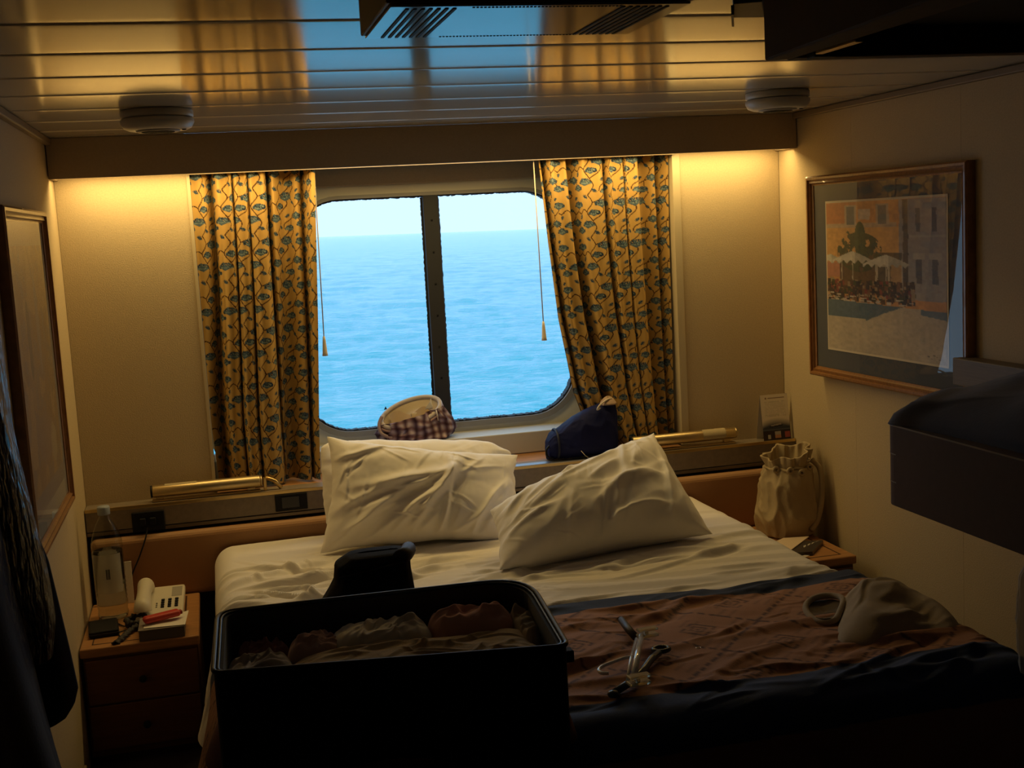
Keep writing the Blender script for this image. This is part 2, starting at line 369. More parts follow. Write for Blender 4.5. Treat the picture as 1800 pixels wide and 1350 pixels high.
# ================================================================== CURTAINS
def motif():
    """one repeat of the printed cloth: gold ground, grey-blue umbels, dark winding stems"""
    H, Wd, K = 330, 400, 400/260
    img = np.ones((H, Wd, 3))*np.array((.47, .29, .09))
    yy, xx = np.mgrid[0:H, 0:Wd]
    rnd = random.Random(11)
    stem = np.array((.060, .024, .012)); blue = np.array((.060, .095, .135)); lt = np.array((.17, .22, .22)); dk = np.array((.018, .030, .060))
    def disc(cx, cy, r, c):
        dx = (xx-cx+Wd/2) % Wd-Wd/2; dy = (yy-cy+H/2) % H-H/2; img[dx*dx+dy*dy < r*r] = c
    def line(pts, r, c):
        for a, b in zip(pts, pts[1:]):
            n = int(math.hypot(a[0]-b[0], a[1]-b[1])/(r*.7))+1
            for i in range(n): disc(a[0]+(b[0]-a[0])*i/n, a[1]+(b[1]-a[1])*i/n, r, c)
    def curve(pts, r, c): line([(q[0], q[1]) for q in spline([(p[0]*K, p[1], 0) for p in pts], 40)], r, c)
    curve([(40, 0), (62, 60), (30, 130), (58, 200), (75, 260), (40, 330)], 4.0, stem)
    curve([(170, 0), (140, 70), (185, 150), (150, 230), (150, 280), (170, 330)], 4.0, stem)
    curve([(58, 200), (100, 160), (120, 120), (112, 85)], 4, stem)
    curve([(62, 60), (95, 40), (120, 10), (135, -20)], 4, stem)
    curve([(185, 150), (215, 120), (222, 90)], 4, stem)
    curve([(150, 230), (110, 262), (100, 300)], 4, stem)
    curve([(30, 130), (5, 110), (-20, 140), (-40, 130)], 4, stem)
    curve([(150, 230), (200, 220), (225, 250), (236, 290)], 3.6, stem)
    def umbel(cx, cy, R):
        cx *= K
        for i in range(11):
            t = math.radians(190+160*i/10); r = R*(.85+.3*rnd.random())
            px, py = cx+r*math.cos(t), cy+r*math.sin(t)*.72
            line([(cx, cy+R*.30), (px, py)], 4.2, blue); disc(px, py, 8.0, blue if i % 3 else dk)
        for i in range(40):
            t = rnd.random()*PI+PI; r = R*math.sqrt(rnd.random())
            disc(cx+r*math.cos(t), cy+r*math.sin(t)*.62, 5.4, (blue, dk, lt, blue)[i % 4])
        for i in range(7): disc(cx-R*.62+R*.2*i, cy-6+5*rnd.random(), 4.0, lt)
    def leaf(cx, cy, s, a):
        cx *= K
        for k in range(-3, 4):
            t = math.radians(a+k*24); line([(cx, cy), (cx+s*math.cos(t), cy+s*math.sin(t))], 3.2, blue if k % 2 else dk)
    umbel(196, 225, 44); umbel(66, 150, 40); umbel(112, 80, 56); umbel(222, 86, 46); umbel(28, 240, 52); umbel(140, 312, 42); umbel(232, 285, 40)
    disc(196*K, 205, 24, blue); disc(196*K, 205, 13, lt); disc(88*K, 138, 17, dk); disc(88*K-5, 135, 8, lt)
    leaf(20, 20, 26, -60); leaf(205, 30, 22, 240); leaf(80, 285, 25, 120); leaf(120, 200, 24, 60); leaf(245, 170, 22, 200); leaf(160, 120, 20, 300)
    return img
TILE = motif()
m_curt = mat('curtain_print', (.7, .4, .1), .85, attr=True, spec=.2, bump=.2, bscale=350)
def curtain(name, label, xl, xr, ztop, zb, seed, pleats, extra, amp=.088):
    """xl, xr: functions of t (0 top, 1 bottom); zb: function of u"""
    nu, nvv = 430, 500
    u = np.linspace(0, 1, nu); t = np.linspace(0, 1, nvv)
    U, T = np.meshgrid(u, t)
    wob = .8*(vn(U*3+3, T*1.1, seed)-.5)*(.35+T)
    ph = pleats*(U+.06*np.sin(2*PI*U*1.3+seed))+wob*.5
    val = (.5-.5*np.cos(2*PI*ph))**1.8           # narrow valleys between broad rounded pleats
    dep = amp*(.55+1.0*vn(ph+0*U, T*.8, seed+4))
    Yb = .004+dep*val+.006*np.sin(2*PI*ph*2+.8)+.005*np.sin(2*PI*ph*3.1+T*2)
    Yb += extra(U, T)
    ZB = zb(U); Z = ztop+(ZB-ztop)*T
    X = xl(T)+(xr(T)-xl(T))*(U+.030*np.sin(2*PI*ph)*np.clip(U*12, 0, 1)*np.clip((1-U)*12, 0, 1))
    Yb += .003*(fbm(X*40, Z*14, seed+8)-.5)
    # gathering puckers at the heading tape
    Yb += .006*np.sin(2*PI*U*pleats*3)*np.clip(1-T*9, 0, 1)
    P = np.stack([X, Yb, Z], -1)
    dl = np.sqrt(np.diff(X, axis=1)**2+np.diff(Yb, axis=1)**2); S = np.concatenate([np.zeros((nvv, 1)), np.cumsum(dl, 1)], 1)
    S = S[nvv//2][None, :]*np.ones((nvv, 1))
    iu = ((S/.205)*TILE.shape[1]).astype(int) % TILE.shape[1]
    iv = (((ztop-Z)/.166)*TILE.shape[0]+seed*40).astype(int) % TILE.shape[0]
    o = grid('cloth', P, m_curt, None, col=TILE[iv, iu])
    o.name = name; tag(o, label, 'curtain', 'printed curtains at the window'); return o
F_ = lambda pts: (lambda T: np.interp(T, [p[0] for p in pts], [p[1] for p in pts]))
curtain('curtain', 'gold curtain with grey-blue flower print hanging left of the window, behind the pillows',
        F_([(0, .468), (.5, .470), (.8, .470), (1, .482)]), F_([(0, .925), (.5, .893), (.85, .866), (1, .858)]), 1.965, lambda U: .745+0*U, 3, 5.3,
        lambda U, T: .10*np.exp(-((U-.76)/.060)**2)+.02*np.exp(-((U-.1)/.08)**2)*T)
curtain('curtain', 'gold flower-print curtain right of the window, edge tucked behind blue bag',
        F_([(0, 1.785), (.3, 1.812), (.55, 1.842), (.8, 1.895), (.92, 1.945), (1, 1.985)]), F_([(0, 2.332), (1, 2.318)]), 1.965, lambda U: .748+.0*U, 7, 5.6,
        lambda U, T: .10*np.exp(-((U-.83)/.045)**2)+.03*np.exp(-((U-.28)/.04)**2)+.05*np.exp(-(U/.12)**2)*T**2)
# pull cords
m_cord = mat('cord_white', (.55, .48, .38), .6)
def pullcord(x, y, z0, label, x0=None):
    t = thing('pull_cord', label, 'cord', (x, y, z0), 'blind cords at the window')
    tube('cord', [(x0 or x, y, 1.945), (x, y, z0+.07)], .0022, m_cord, t, n=6)
    lathe('tassel', [(.004, .075), (.006, .06), (.0095, .012), (.011, 0)][::-1], mat('tassel_wood', (.72, .62, .46), .5), t, n=14, loc=(x, y, z0))
pullcord(.915, .06, 1.214, 'thin cord with wooden pull hanging beside the left curtain inner edge', .925)
pullcord(1.772, .0, 1.214, 'thin cord with wooden pull hanging in front of the right pane', 1.765)

# ================================================================== HEADBOARD + CONSOLE
hb = thing('headboard', 'long tan upholstered headboard along the wall behind the bed', 'headboard', (1.4, -.05, 0))
for x0, x1 in ((.012, 1.398), (1.402, 2.72)):
    box('cushion', x0, x1, -.125, -.06, .39, .628, m_leather, hb, bevel=.022, seg=4)
box('backing', .0, 2.78, -.06, .0, .0, .64, mat('backing_dark', (.03, .02, .015), .7), hb, bevel=0)
cs = thing('console_shelf', 'long brown laminate console shelf with metal edging above the headboard', 'shelf', (1.4, -.05, .64))
box('front_panel', .003, W-.003, -.093, -.078, .655, .731, m_console, cs, bevel=.001)
box('shelf_top', .003, W-.003, -.093, -.001, .728, .737, m_console, cs, bevel=.001)
lab(box('recess_top', XL+.01, XR-.012, -.0009, .169, .728, .7365, m_wood, cs, bevel=.001), 'orange-brown wooden inner shelf')
box('metal_edge', .003, W-.003, -.0975, -.0925, .727, .739, m_brass, cs, bevel=.001)
lab(box('metal_edge', 1.45, 2.08, -.0985, -.055, .7371, .7405, mat('aluminium', (.45, .45, .48), .35, metal=1), cs, bevel=.001), 'flat pale aluminium edging')
box('lower_rail', .003, W-.003, -.097, -.078, .640, .653, mat('rail_bronze', (.18, .14, .10), .35, metal=.6), cs, bevel=.002)
so = box('socket_plate', .162, .277, -.101, -.0932, .640, .712, m_black, cs, bevel=.003)
bm = bmesh.new()
for a in (.190, .226): add_box(bm, a, a+.020, -.118, -.101, .665, .690)
add_box(bm, .182, .258, -.104, -.101, .655, .6575)
fin('adapter', bm, m_black, so, .002)
sw = box('switch_plate', .676, .795, -.100, -.0932, .660, .723, m_black, cs, bevel=.003)
box('rocker', .700, .765, -.104, -.100, .672, .712, mat('dark_switch', (.03, .03, .035), .3), sw, bevel=.002)
tube('socket_cable', spline([(.215, -.112, .655), (.205, -.13, .62), (.18, -.14, .56), (.15, -.15, .50), (.13, -.155, .44)], 24), .0028, m_black, cs, n=6)

# reading lamps
m_gold = mat('lamp_gold', (.62, .48, .26), .40, metal=1)
def reading_lamp(x0, x1, z, label, arm, sticker, sticker_arc=(PI*.35, PI*1.2)):
    t = thing('reading_lamp', label, 'lamp', ((x0+x1)/2, -.045, .737))
    rot = Matrix.Rotation(PI/2, 4, 'Y'); L = x1-x0
    lathe('tube_shade', [(.0, 0), (.021, 0), (.0235, .004), (.0235, L-.004), (.021, L), (0, L)], m_gold, t, n=32, mw=Matrix.Translation((x0, -.055, z)) @ rot, cap=False)
    lathe('end_cap', [(.0, 0), (.0225, 0), (.0225, .006), (0, .006)], m_black, t, n=24, mw=Matrix.Translation((x0-.006, -.055, z)) @ rot, cap=False)
    lathe('end_cap', [(.0, 0), (.0215, 0), (.0215, .006), (0, .006)], m_gold, t, n=24, mw=Matrix.Translation((x1, -.055, z)) @ rot, cap=False)
    bm = bmesh.new(); add_box(bm, x0-.002, x1-.002, -.07, -.04, .7375, .745); add_box(bm, x0+.01, x0+.04, -.064, -.046, .745, z-.015); add_box(bm, x1-.05, x1-.02, -.064, -.046, .745, z-.015)
    fin('base_bar', bm, m_gold, t, .0015)
    if arm:
        box('bracket', x1+.010, x1+.022, -.066, -.05, .738, z+.014, m_brass, t, bevel=.003)
        tube('arm', [(x1+.02, -.05, z+.012), (x1+.055, -.055, z-.006), (x1+.075, -.055, .742)], .008, m_brass, t, n=10)
    if sticker:
        th = np.linspace(-2.0, .9, 16)-PI/2+.6; V = []; F = []
        for x in sticker:
            V += [(x, -.055+.0242*math.cos(a), z+.0242*math.sin(a)) for a in np.linspace(*sticker_arc, 16)]
        for i in range(15): F.append((i, i+1, 17+i, 16+i))
        lab(mesh_obj('label_strip', V, F, mat('label_paper', (.46, .37, .22), .6), t, smooth=True), 'pale paper label wrapped round the tube')
reading_lamp(.240, .630, .775, 'gold cylindrical reading lamp on shelf in front of left curtain', True, (.285, .40), (PI*.45, PI*.68))
reading_lamp(2.10, 2.545, .780, 'gold cylindrical reading lamp with pale label on shelf right of the curtain', False, (2.40, 2.50))

# tent card
tcd = thing('tent_card', 'white folded card with printed ship photo standing on right end of shelf', 'card', (2.72, -.05, .737))
def tentprint(nx=70, nz=110):
    img = np.ones((nz, nx, 3))*np.array((.72, .62, .50)); yy, xx = np.mgrid[0:nz, 0:nx]; y = yy/nz; x = xx/nx
    img[(abs(y-.075) < .008) & (x > .26) & (x < .86)] = (.22, .13, .08)
    img[(abs(y-.08) < .02) & (abs(x-.19) < .025)] = (.25, .14, .06)
    for k in range(12):
        img[(abs(y-(.16+k*.028)) < .006) & (x > .14) & (x < .88) & (vn(x*40, y*0+k, 3) > .3)] = (.52, .44, .34)
    g = np.clip((y-.50)/.16-.9*abs(x-.5)**2*2, 0, 1)[..., None]; img = img*(1-g)+np.array((.05, .055, .075))*g
    img[(y > .70) & (x > .05)] = (.035, .04, .06)
    mk = (abs(y-.665+.10*(x-.5)) < .02) & (x > .3) & (x < .68); img[mk] = (.30, .26, .24)
    mk = (abs(y-.69+.06*(x-.5)) < .013) & (x > .25) & (x < .72); img[mk] = (.01, .01, .015)
    img[(y > .76) & (y < .77)] = (.16, .17, .19)
    img[(y > .79)] = (.03, .015, .012)
    img[(y > .87) & (y < .96) & (x > .16) & (x < .26)] = (.45, .42, .36)
    img[(y > .80) & (y < .88) & (x > .42) & (x < .64)] = (.40, .36, .34)
    img[(y > .88) & (y < .95) & (x > .42) & (x < .64)] = (.45, .22, .12)
    img[(y > .82) & (y < .95) & (x > .78) & (x < .96)] = (.34, .07, .06)
    return img
im = tentprint(); nz, nx = im.shape[:2]
T, S = np.meshgrid(np.linspace(1, 0, nz), np.linspace(0, 1, nx), indexing='ij')
P = np.stack([2.660+.122*S+.003*(1-T), -.082+.022*T, .7372+.187*T], -1)
grid('front_leaf', P, mat('print_card', (.7, .6, .5), .6, attr=True), tcd, col=im)
grid('back_leaf', np.stack([2.660+.122*S, -.018-.0405*T, .7372+.187*T], -1), m_paper, tcd)

# ================================================================== FRAMED PICTURES
def painting(ny=210, nx=170):
    yy, xx = np.mgrid[0:ny, 0:nx]; y = yy/ny; x = xx/nx
    img = np.ones((ny, nx, 3))*np.array((.62, .32, .13))
    n1 = fbm(x*6, y*6, 1)[..., None]; n2 = fbm(x*22, y*22, 5)[..., None]
    img = img*(.75+.5*n1)
    def R(x0, x1, y0, y1, c, k=.85):
        mk = (x > x0+.01*(n2[..., 0]-.5)) & (x < x1+.012*(n2[..., 0]-.5)) & (y > y0) & (y < y1+.01*(n1[..., 0]-.5)); img[mk] = img[mk]*(1-k)+np.array(c)*k
    R(0, .28, 0, .15, (.55, .22, .10)); R(0, .62, .14, .17, (.50, .40, .30)); R(0, .64, .17, .38, (.68, .40, .15))
    for a in (.17, .45): R(a, a+.11, .02, .155, (.50, .42, .33)); R(a+.02, a+.09, .03, .15, (.10, .13, .17))
    R(.30, .40, .05, .12, (.55, .48, .42))
    R(.64, 1, 0, .62, (.30, .33, .38)); R(.67, .71, 0, .62, (.045, .03, .03))
    for a in (.77, .89): R(a, a+.035, .06, .2, (.08, .08, .11)); R(a, a+.045, .37, .52, (.06, .07, .11)); R(a-.02, a+.07, .33, .37, (.48, .46, .42))
    R(.72, 1, .22, .235, (.45, .44, .42))
    R(0, .16, .40, .50, (.48, .22, .17))
    R(.12, .66, .33, .60, (.05, .05, .04), .8)
    fo = (n2[..., 0] > .40) & (((x-.30)/.20)**2+((y-.33)/.13)**2 < 1); img[fo] = (.09, .10, .05)
    fo = (((x-.31)/.05)**2+((y-.25)/.12)**2 < 1); img[fo] = (.10, .12, .06)
    fo = (((x-.20)/.03)**2+((y-.28)/.09)**2 < 1) & (n2[..., 0] > .45); img[fo] = (.12, .12, .06)
    R(.44, .56, .40, .53, (.55, .50, .42)); R(.46, .54, .42, .53, (.04, .035, .03)); R(.57, .66, .38, .60, (.52, .34, .18))
    def tri(cx, top, hw, bot, c):
        h = bot-top; mk = (y > top+(abs(x-cx)/hw)**1.2*h*.9) & (y < bot+.01*np.sin((x-cx)*90)) & (abs(x-cx) < hw); img[mk] = c
        mk2 = mk & (x > cx+hw*.1); img[mk2] = np.array(c)*.72
    tri(.03, .345, .13, .40, (.62, .60, .52)); tri(.24, .325, .19, .395, (.66, .63, .55)); tri(.53, .345, .20, .415, (.62, .60, .54))
    for a in (.24, .14, .53, .66): R(a-.004, a+.004, .38, .62, (.55, .5, .42))
    # crowd at the tables
    rnd = random.Random(4)
    for i in range(520):
        a = rnd.random()*.76; b = .52+.13*rnd.random(); s = .006+.010*rnd.random()
        c = rnd.choice([(.06, .04, .04), (.10, .06, .04), (.20, .10, .06), (.05, .07, .04), (.33, .25, .17), (.03, .03, .035), (.24, .06, .05), (.06, .05, .05)])
        mk = (abs(x-a) < s) & (abs(y-b) < s*1.1); img[mk] = c
    for i in range(60):
        a = rnd.random()*.74; b = .60+.06*rnd.random()+.03*a; mk = (abs(x-a) < .018) & (abs(y-b) < .0035); img[mk] = (.55, .5, .45)
    # square and the shadow on it
    gy = .655+.025*x; sq = y > gy+.006*(n1[..., 0]-.5); img[sq] = (np.array((.52, .46, .38))*(.85+.3*n1))[sq]
    sh = sq & (y < np.where(x < .35, .77, .77-.35*(x-.35)+.02*n2[..., 0])) & (x < .72); img[sh] = (.11, .17, .24)
    sh2 = sq & (x > .8) & (y < .73+.0*x) & (y < .62+.11*(x)); img[sh2] = (.14, .2, .27)
    img = img*(.78+.44*fbm(x*40, y*50, 71))[..., None]
    for i in range(5): mk = (abs(y-(.955+.012*math.sin(i*2)))<.004)&(abs(x-(.86+.02*i))<.008); img[mk]=(.25,.22,.2)
    return img*np.array((1., .97, .92))
def frame(name, parent, side, ya, yb, z0, z1, wd, th, m):
    """mitred moulding: stepped profile swept round the rectangle on a side wall"""
    prof = [(0, 0), (0, th*.85), (wd*.16, th), (wd*.38, th), (wd*.46, th*.74), (wd*.74, th*.86), (wd*.84, th*.62), (wd, th*.55), (wd, 0)]
    cs_ = [(ya, z0, 1, 1), (yb, z0, -1, 1), (yb, z1, -1, -1), (ya, z1, 1, -1)]
    V = []; F = []; k = len(prof)
    for y, z, sy, sz in cs_:
        for o_, h in prof:
            x = h if side == 'l' else W-h
            V.append((x, y+sy*o_, z+sz*o_))
    for i in range(4):
        j = (i+1) % 4
        for q in range(k-1): F.append((i*k+q, i*k+q+1, j*k+q+1, j*k+q))
    return mesh_obj(name, V, F, m, parent)
m_fr = mat('frame_wood', (.30, .14, .05), .35, var=.25, vscale=30, aniso=(1, 6, 1), coat=.3)
m_glz = glassmat('picture_glass')
pr = thing('framed_picture', 'wood-framed print of a street cafe with white parasols on the right wall', 'picture', (W, -.84, 1.03))
frame('frame', pr, 'r', -1.330, -.336, 1.035, 1.795, .036, .034, m_fr)
box('mat_board', W-.014, W-.010, -1.30, -.365, 1.06, 1.77, mat('mat_blue_grey', (.085, .095, .12), .8), pr, bevel=0)
PY0, PY1, PZ0, PZ1 = -1.205, -.462, 1.150, 1.690
box('bevel_mount', W-.0165, W-.014, PY0-.008, PY1+.008, PZ0-.008, PZ1+.008, mat('cream_mount', (.70, .62, .48), .7), pr, bevel=.001)
im = painting(); ny_, nx_ = im.shape[:2]
T, S = np.meshgrid(np.linspace(1, 0, ny_), np.linspace(0, 1, nx_), indexing='ij')
grid('print', np.stack([W-.0172+0*S, PY1+(PY0-PY1)*S, PZ0+(PZ1-PZ0)*T], -1), mat('print_ink', (.5, .4, .3), .5, attr=True), pr, col=im)
box('glazing', W-.0195, W-.0185, -1.298, -.367, 1.062, 1.768, m_glz, pr, bevel=0)
pl = thing('framed_picture', 'wood-framed glare-washed abstract street print in pale mount on left wall', 'picture', (0, -.98, .87))
frame('frame', pl, 'l', -1.405, -.556, .872, 1.792, .036, .030, m_fr)
box('mat_board', .010, .013, -1.375, -.58, .895, 1.765, mat('mat_pale', (.40, .38, .33), .7), pl, bevel=0)
yy, xx = np.mgrid[0:150, 0:110]; y = yy/150; x = xx/110
n1 = fbm(x*4, y*6, 31)[..., None]; n2 = fbm(x*14, y*20, 33)[..., None]
im = np.array((.34, .22, .12))*(.7+.6*n1); im = im*(1-.6*(n2 > .5))+np.array((.22, .20, .19))*.6*(n2 > .5)  # muted print colours carry the washed glare seen on this picture
mk = (fbm(x*7, y*9, 41) > .58)[..., None]; im = np.where(mk, np.array((.42, .28, .14)), im)
for cx_, cy_, rx, ry, c in ((.3, .35, .05, .16, (.13, .12, .10)), (.6, .3, .05, .2, (.30, .26, .24)), (.5, .75, .25, .1, (.28, .20, .16)), (.75, .8, .1, .08, (.42, .34, .22))):
    k = (((x-cx_)/rx)**2+((y-cy_)/ry)**2 < 1+.8*(n2[..., 0]-.5)); im[k] = c
im[(y > .92)] = (.26, .24, .24)
T, S = np.meshgrid(np.linspace(1, 0, 150), np.linspace(0, 1, 110), indexing='ij')
grid('print', np.stack([.0145+0*S, -1.285+(-.650+1.285)*S, .965+(1.69-.965)*T], -1), mat('print_ink'  , (.5, .4, .3), .5, attr=True), pl, col=im)
box('glazing', .0165, .0175, -1.372, -.588, .902, 1.763, m_glz, pl, bevel=0)

# ================================================================== CEILING FITTINGS
def detector(x, y, label):
    t = thing('ceiling_detector', label, 'detector', (x, y, ZC), 'round detectors on the ceiling')
    lathe('base_ring', [(0, 0), (.098, 0), (.101, -.004), (.101, -.020), (.097, -.022), (0, -.022)][::-1], m_pw, t, n=48, loc=(x, y, ZC), cap=False)
    lathe('body', [(0, -.0225), (.094, -.0225), (.102, -.027), (.102, -.036), (.094, -.050), (.080, -.056), (0, -.056)][::-1], m_pw, t, n=48, loc=(x, y, ZC), cap=False)
    g = lathe('grille', [(0, -.056), (.062, -.056), (.058, -.0605), (0, -.0605)][::-1], mat('grille_grey', (.42, .39, .34), .5), t, n=36, loc=(x, y, ZC), cap=False)
    bm = bmesh.new()
    for i in range(-4, 5): add_box(bm, x-math.sqrt(max(0, .046**2-(i*.009)**2)), x+math.sqrt(max(0, .046**2-(i*.009)**2)), y+i*.009-.0015, y+i*.009+.0015, ZC-.062, ZC-.0604)
    fin('slot', bm, m_black, g)
    lathe('indicator', [(0, 0), (.006, 0), (.006, -.004), (0, -.005)][::-1], m_black, t, n=12, loc=(x+.072, y-.02, ZC-.0545), cap=False)
detector(.400, -.98, 'round white ceiling detector near the left wall')
detector(2.320, -.98, 'round white ceiling detector near the right wall')
vt = thing('ceiling_vent', 'shallow rectangular white air diffuser box with slotted ends on the ceiling', 'vent', (1.0, -2.75, ZC))
VX0, VX1, VY0, VY1, VZ = .757, 1.168, -3.07, -2.815, 1.960
m_vent = mat('vent_enamel', (.60, .58, .54), .12, spec=.6)
bm = bmesh.new(); add_box(bm, VX0-.006, VX1+.006, VY0-.006, VY1+.003, VZ+.004, ZC+.003)
fin('housing', bm, mat('vent_side_dark', (.10, .06, .05), .5), vt, .002)
lab(vt.children[0], 'dark brown box side') if vt.children else None
box('face_plate', VX0, VX1, VY0, VY1, VZ, VZ+.0035, m_vent, vt, bevel=.0008)
for side in (0, 1):
    for i in range(7):
        x0 = (VX0+.022+i*.0105) if side == 0 else (VX1-.03-i*.0105)
        box('slot', x0, x0+.0045, VY0+.014, VY1-.008, VZ-.0012, VZ+.0005, m_black, vt, bevel=0)
bm = bmesh.new()
for k in range(40):
    x0 = VX0+.11+k*.0052
    add_box(bm, x0, x0+.003, VY1-.008, VY1-.006, VZ-.0008, VZ+.0005); add_box(bm, x0, x0+.003, VY0+.008, VY0+.011, VZ-.0008, VZ+.0005)
fin('perforation', bm, m_black, vt)['kind'] = 'stuff'

# upper berth folded against the ceiling
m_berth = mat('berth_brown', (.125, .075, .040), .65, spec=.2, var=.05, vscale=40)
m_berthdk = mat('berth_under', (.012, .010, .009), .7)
ub = thing('upper_berth', 'dark brown upper berth with hollow underside hanging at the ceiling top right', 'bunk', (2.1, -3.4, 1.93))
ZU = 1.930; YU = -2.685
V = [(1.459, YU, ZU), (1.380, -3.95, ZU), (1.500, -3.95, ZU), (1.500, YU-.02, ZU)]
bm = bmesh.new(); lo = [bm.verts.new(p) for p in V]; hi = [bm.verts.new((p[0], p[1], ZC-.004)) for p in V]
bm.faces.new(lo); bm.faces.new(hi[::-1])
for i in range(4): bm.faces.new((lo[i], lo[(i+1) % 4], hi[(i+1) % 4], hi[i]))
fin('side_rail', bm, m_berth, ub, .004)
box('end_rail', 1.500, 2.792, YU-.038, YU-.002, ZU-.0, ZC-.004, m_berth, ub, bevel=.003)
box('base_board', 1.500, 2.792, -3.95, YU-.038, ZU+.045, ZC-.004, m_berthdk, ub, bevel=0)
box('end_rail', 1.500, 2.792, -3.99, -3.95, ZU, ZC-.004, m_berth, ub, bevel=.003)
box('latch', 1.515, 1.555, YU-.075, YU-.045, ZU-.004, ZU+.008, m_black, ub, bevel=.002)
lab(box('hinge_plate', 1.508, 1.522, YU-.22, YU-.09, ZU-.002, ZU+.004, m_brass, ub, bevel=.001), 'small brass hinge plate')
bk = thing('berth_bracket', 'small angled metal bracket on the ceiling left of the upper berth', 'bracket', (1.47, -2.6, ZC))
prism('plate', [(1.487, -2.50), (1.552, -2.50), (1.47, -2.66), (1.425, -2.64)], 'z', 2.034, ZC-.0005, mat('bracket_dark', (.09, .07, .055), .5), bk, bevel=.002)
prism('flange', [(1.484, -2.50), (1.489, -2.50), (1.430, -2.63), (1.425, -2.63)], 'z', 2.018, 2.034, mat('bracket_dark2', (.05, .04, .035), .5), bk)

# lower fold-out berth at right, with its wall board
lb = thing('lower_berth', 'dark brown fold-out side berth with rounded corner jutting from the right wall', 'bunk', (2.4, -2.7, .94))
BX, BY, BZ0, BZ1 = 2.10, -1.955, .937, 1.140
def rc_poly(x0, x1, y0, y1, r, n=8):
    p = [(x1, y0), (x1, y1)]
    for i in range(n+1):
        t = math.radians(90+90*i/n); p.append((x0+r+r*math.cos(t), y1-r+r*math.sin(t)))
    p += [(x0, y0)]; return p
o = prism('frame', rc_poly(BX, W-.003, -4.1, BY, .055), 'z', BZ0, BZ1-.004, m_berth, lb, bevel=.0)
prism('top_rim', rc_poly(BX-.002, W-.003, -4.1, BY+.002, .056), 'z', BZ1-.004, BZ1, mat('berth_rim', (.20, .15, .11), .3), lb)
for z in (.995, 1.065):
    prism('glint_line', rc_poly(BX-.0006, 2.16, -2.02, BY+.0006, .0555), 'z', z, z+.0025, mat('painted_glint', (.30, .26, .22), .25), lb)  # thin pale lines standing in for highlights on the berth's rounded edge
bd = box('wall_board', 2.735, W-.003, -4.1, -1.300, 1.105, 1.190, mat('wall_board_brown', (.15, .12, .095), .5, var=.12, vscale=30, aniso=(1, .2, 8)), lb, bevel=.003)
# bundled blanket on it
def lump(name, outline, hfun, base, m, parent=None, nr=34, na=160, frame_=None, col=None):
    """closed soft body: outline (2D) filled with rings, raised by hfun(s, a, x, y)"""
    O = np.array(spline([(p[0], p[1], 0) for p in outline], na, closed=True))[:, :2]; na = len(O)
    c = O.mean(0); s = np.linspace(1, 0.001, nr)
    S, A = np.meshgrid(s, np.arange(na), indexing='ij')
    X = c[0]+(O[None, :, 0]-c[0])*S; Y = c[1]+(O[None, :, 1]-c[1])*S
    H = hfun(S, A*2*PI/na, X, Y)
    P = np.stack([X, Y, base+H], -1)
    PB = np.stack([X, Y, base+0*H], -1)[::-1][:-1]
    P = np.concatenate([PB, P], 0)
    return grid(name, P, m, parent, wrap=True, col=col)
m_blk = mat('blanket_slate', (.10, .105, .13), .95, sheen=.3, bump=.3, bscale=150)
bl = lump('blanket', [(2.105, -1.98), (2.115, -2.10), (2.13, -2.30), (2.15, -2.8), (2.2, -3.5), (2.7, -3.5), (2.72, -2.5), (2.70, -2.05), (2.55, -1.90), (2.30, -1.93)],
          lambda S, A, X, Y: (1-S**4)**.5*(.075+.040*np.clip((X-2.1)/.25, 0, 1)*np.exp(-((Y+2.1)/.6)**2)+.035*(creases(X, Y, 5, 2.2, 2.2, .5)-.4))*np.clip(1.1-.25*np.clip(-Y-2.4, 0, 1), .3, 1), BZ1, m_blk)
tag(bl, 'rumpled dark slate blanket bundled on top of the fold-out side berth', 'blanket')

# ================================================================== NIGHTSTANDS
def nightstand(x0, x1, yf, label, drawers=True):
    t = thing('nightstand', label, 'nightstand', ((x0+x1)/2, (yf-.14)/2, 0))
    yb = -.135; z1 = .400
    m_w = m_wood
    box('carcass', x0+.006, x1-.006, yf+.018, yb, .03, z1-.032, mat('wood_carcass', (.14, .06, .025), .5), t, bevel=.002)
    top = box('table_top', x0, x1, yf, yb, z1-.032, z1, m_w, t, bevel=.006, seg=3)
    i = .036
    for a in ((x0+i, x1-i-.008, yf+i, yf+i+.006), (x0+i, x0+i+.004, yf+i, yb-.03), (x1-i-.014, x1-i-.008, yf+i, yb-.03)):
        box('inlay_groove', a[0], a[1], a[2], a[3], z1-.001, z1+.0006, m_wooddk, top, bevel=0)
    h = (z1-.04-.05)/2
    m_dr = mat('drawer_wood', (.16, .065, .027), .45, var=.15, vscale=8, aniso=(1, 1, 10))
    for k in range(2):
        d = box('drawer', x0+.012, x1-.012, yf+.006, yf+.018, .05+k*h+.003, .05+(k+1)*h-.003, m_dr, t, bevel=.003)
        lathe('knob', [(0, 0), (.006, 0), (.006, .010), (.012, .014), (.012, .020), (.006, .024), (0, .024)], m_black, d, n=16, mw=Matrix.Translation(((x0+x1)/2, yf+.006, .05+(k+.5)*h)) @ Matrix.Rotation(PI/2, 4, 'X'), cap=False)
    box('plinth', x0+.02, x1-.02, yf+.04, yb-.01, 0, .03, m_wooddk, t, bevel=0)
nightstand(.004, .378, -.648, 'wooden bedside cabinet left of the bed holding telephone and water bottle')
nightstand(2.385, 2.735, -.690, 'wooden bedside cabinet right of the bed holding the canvas tote bag')

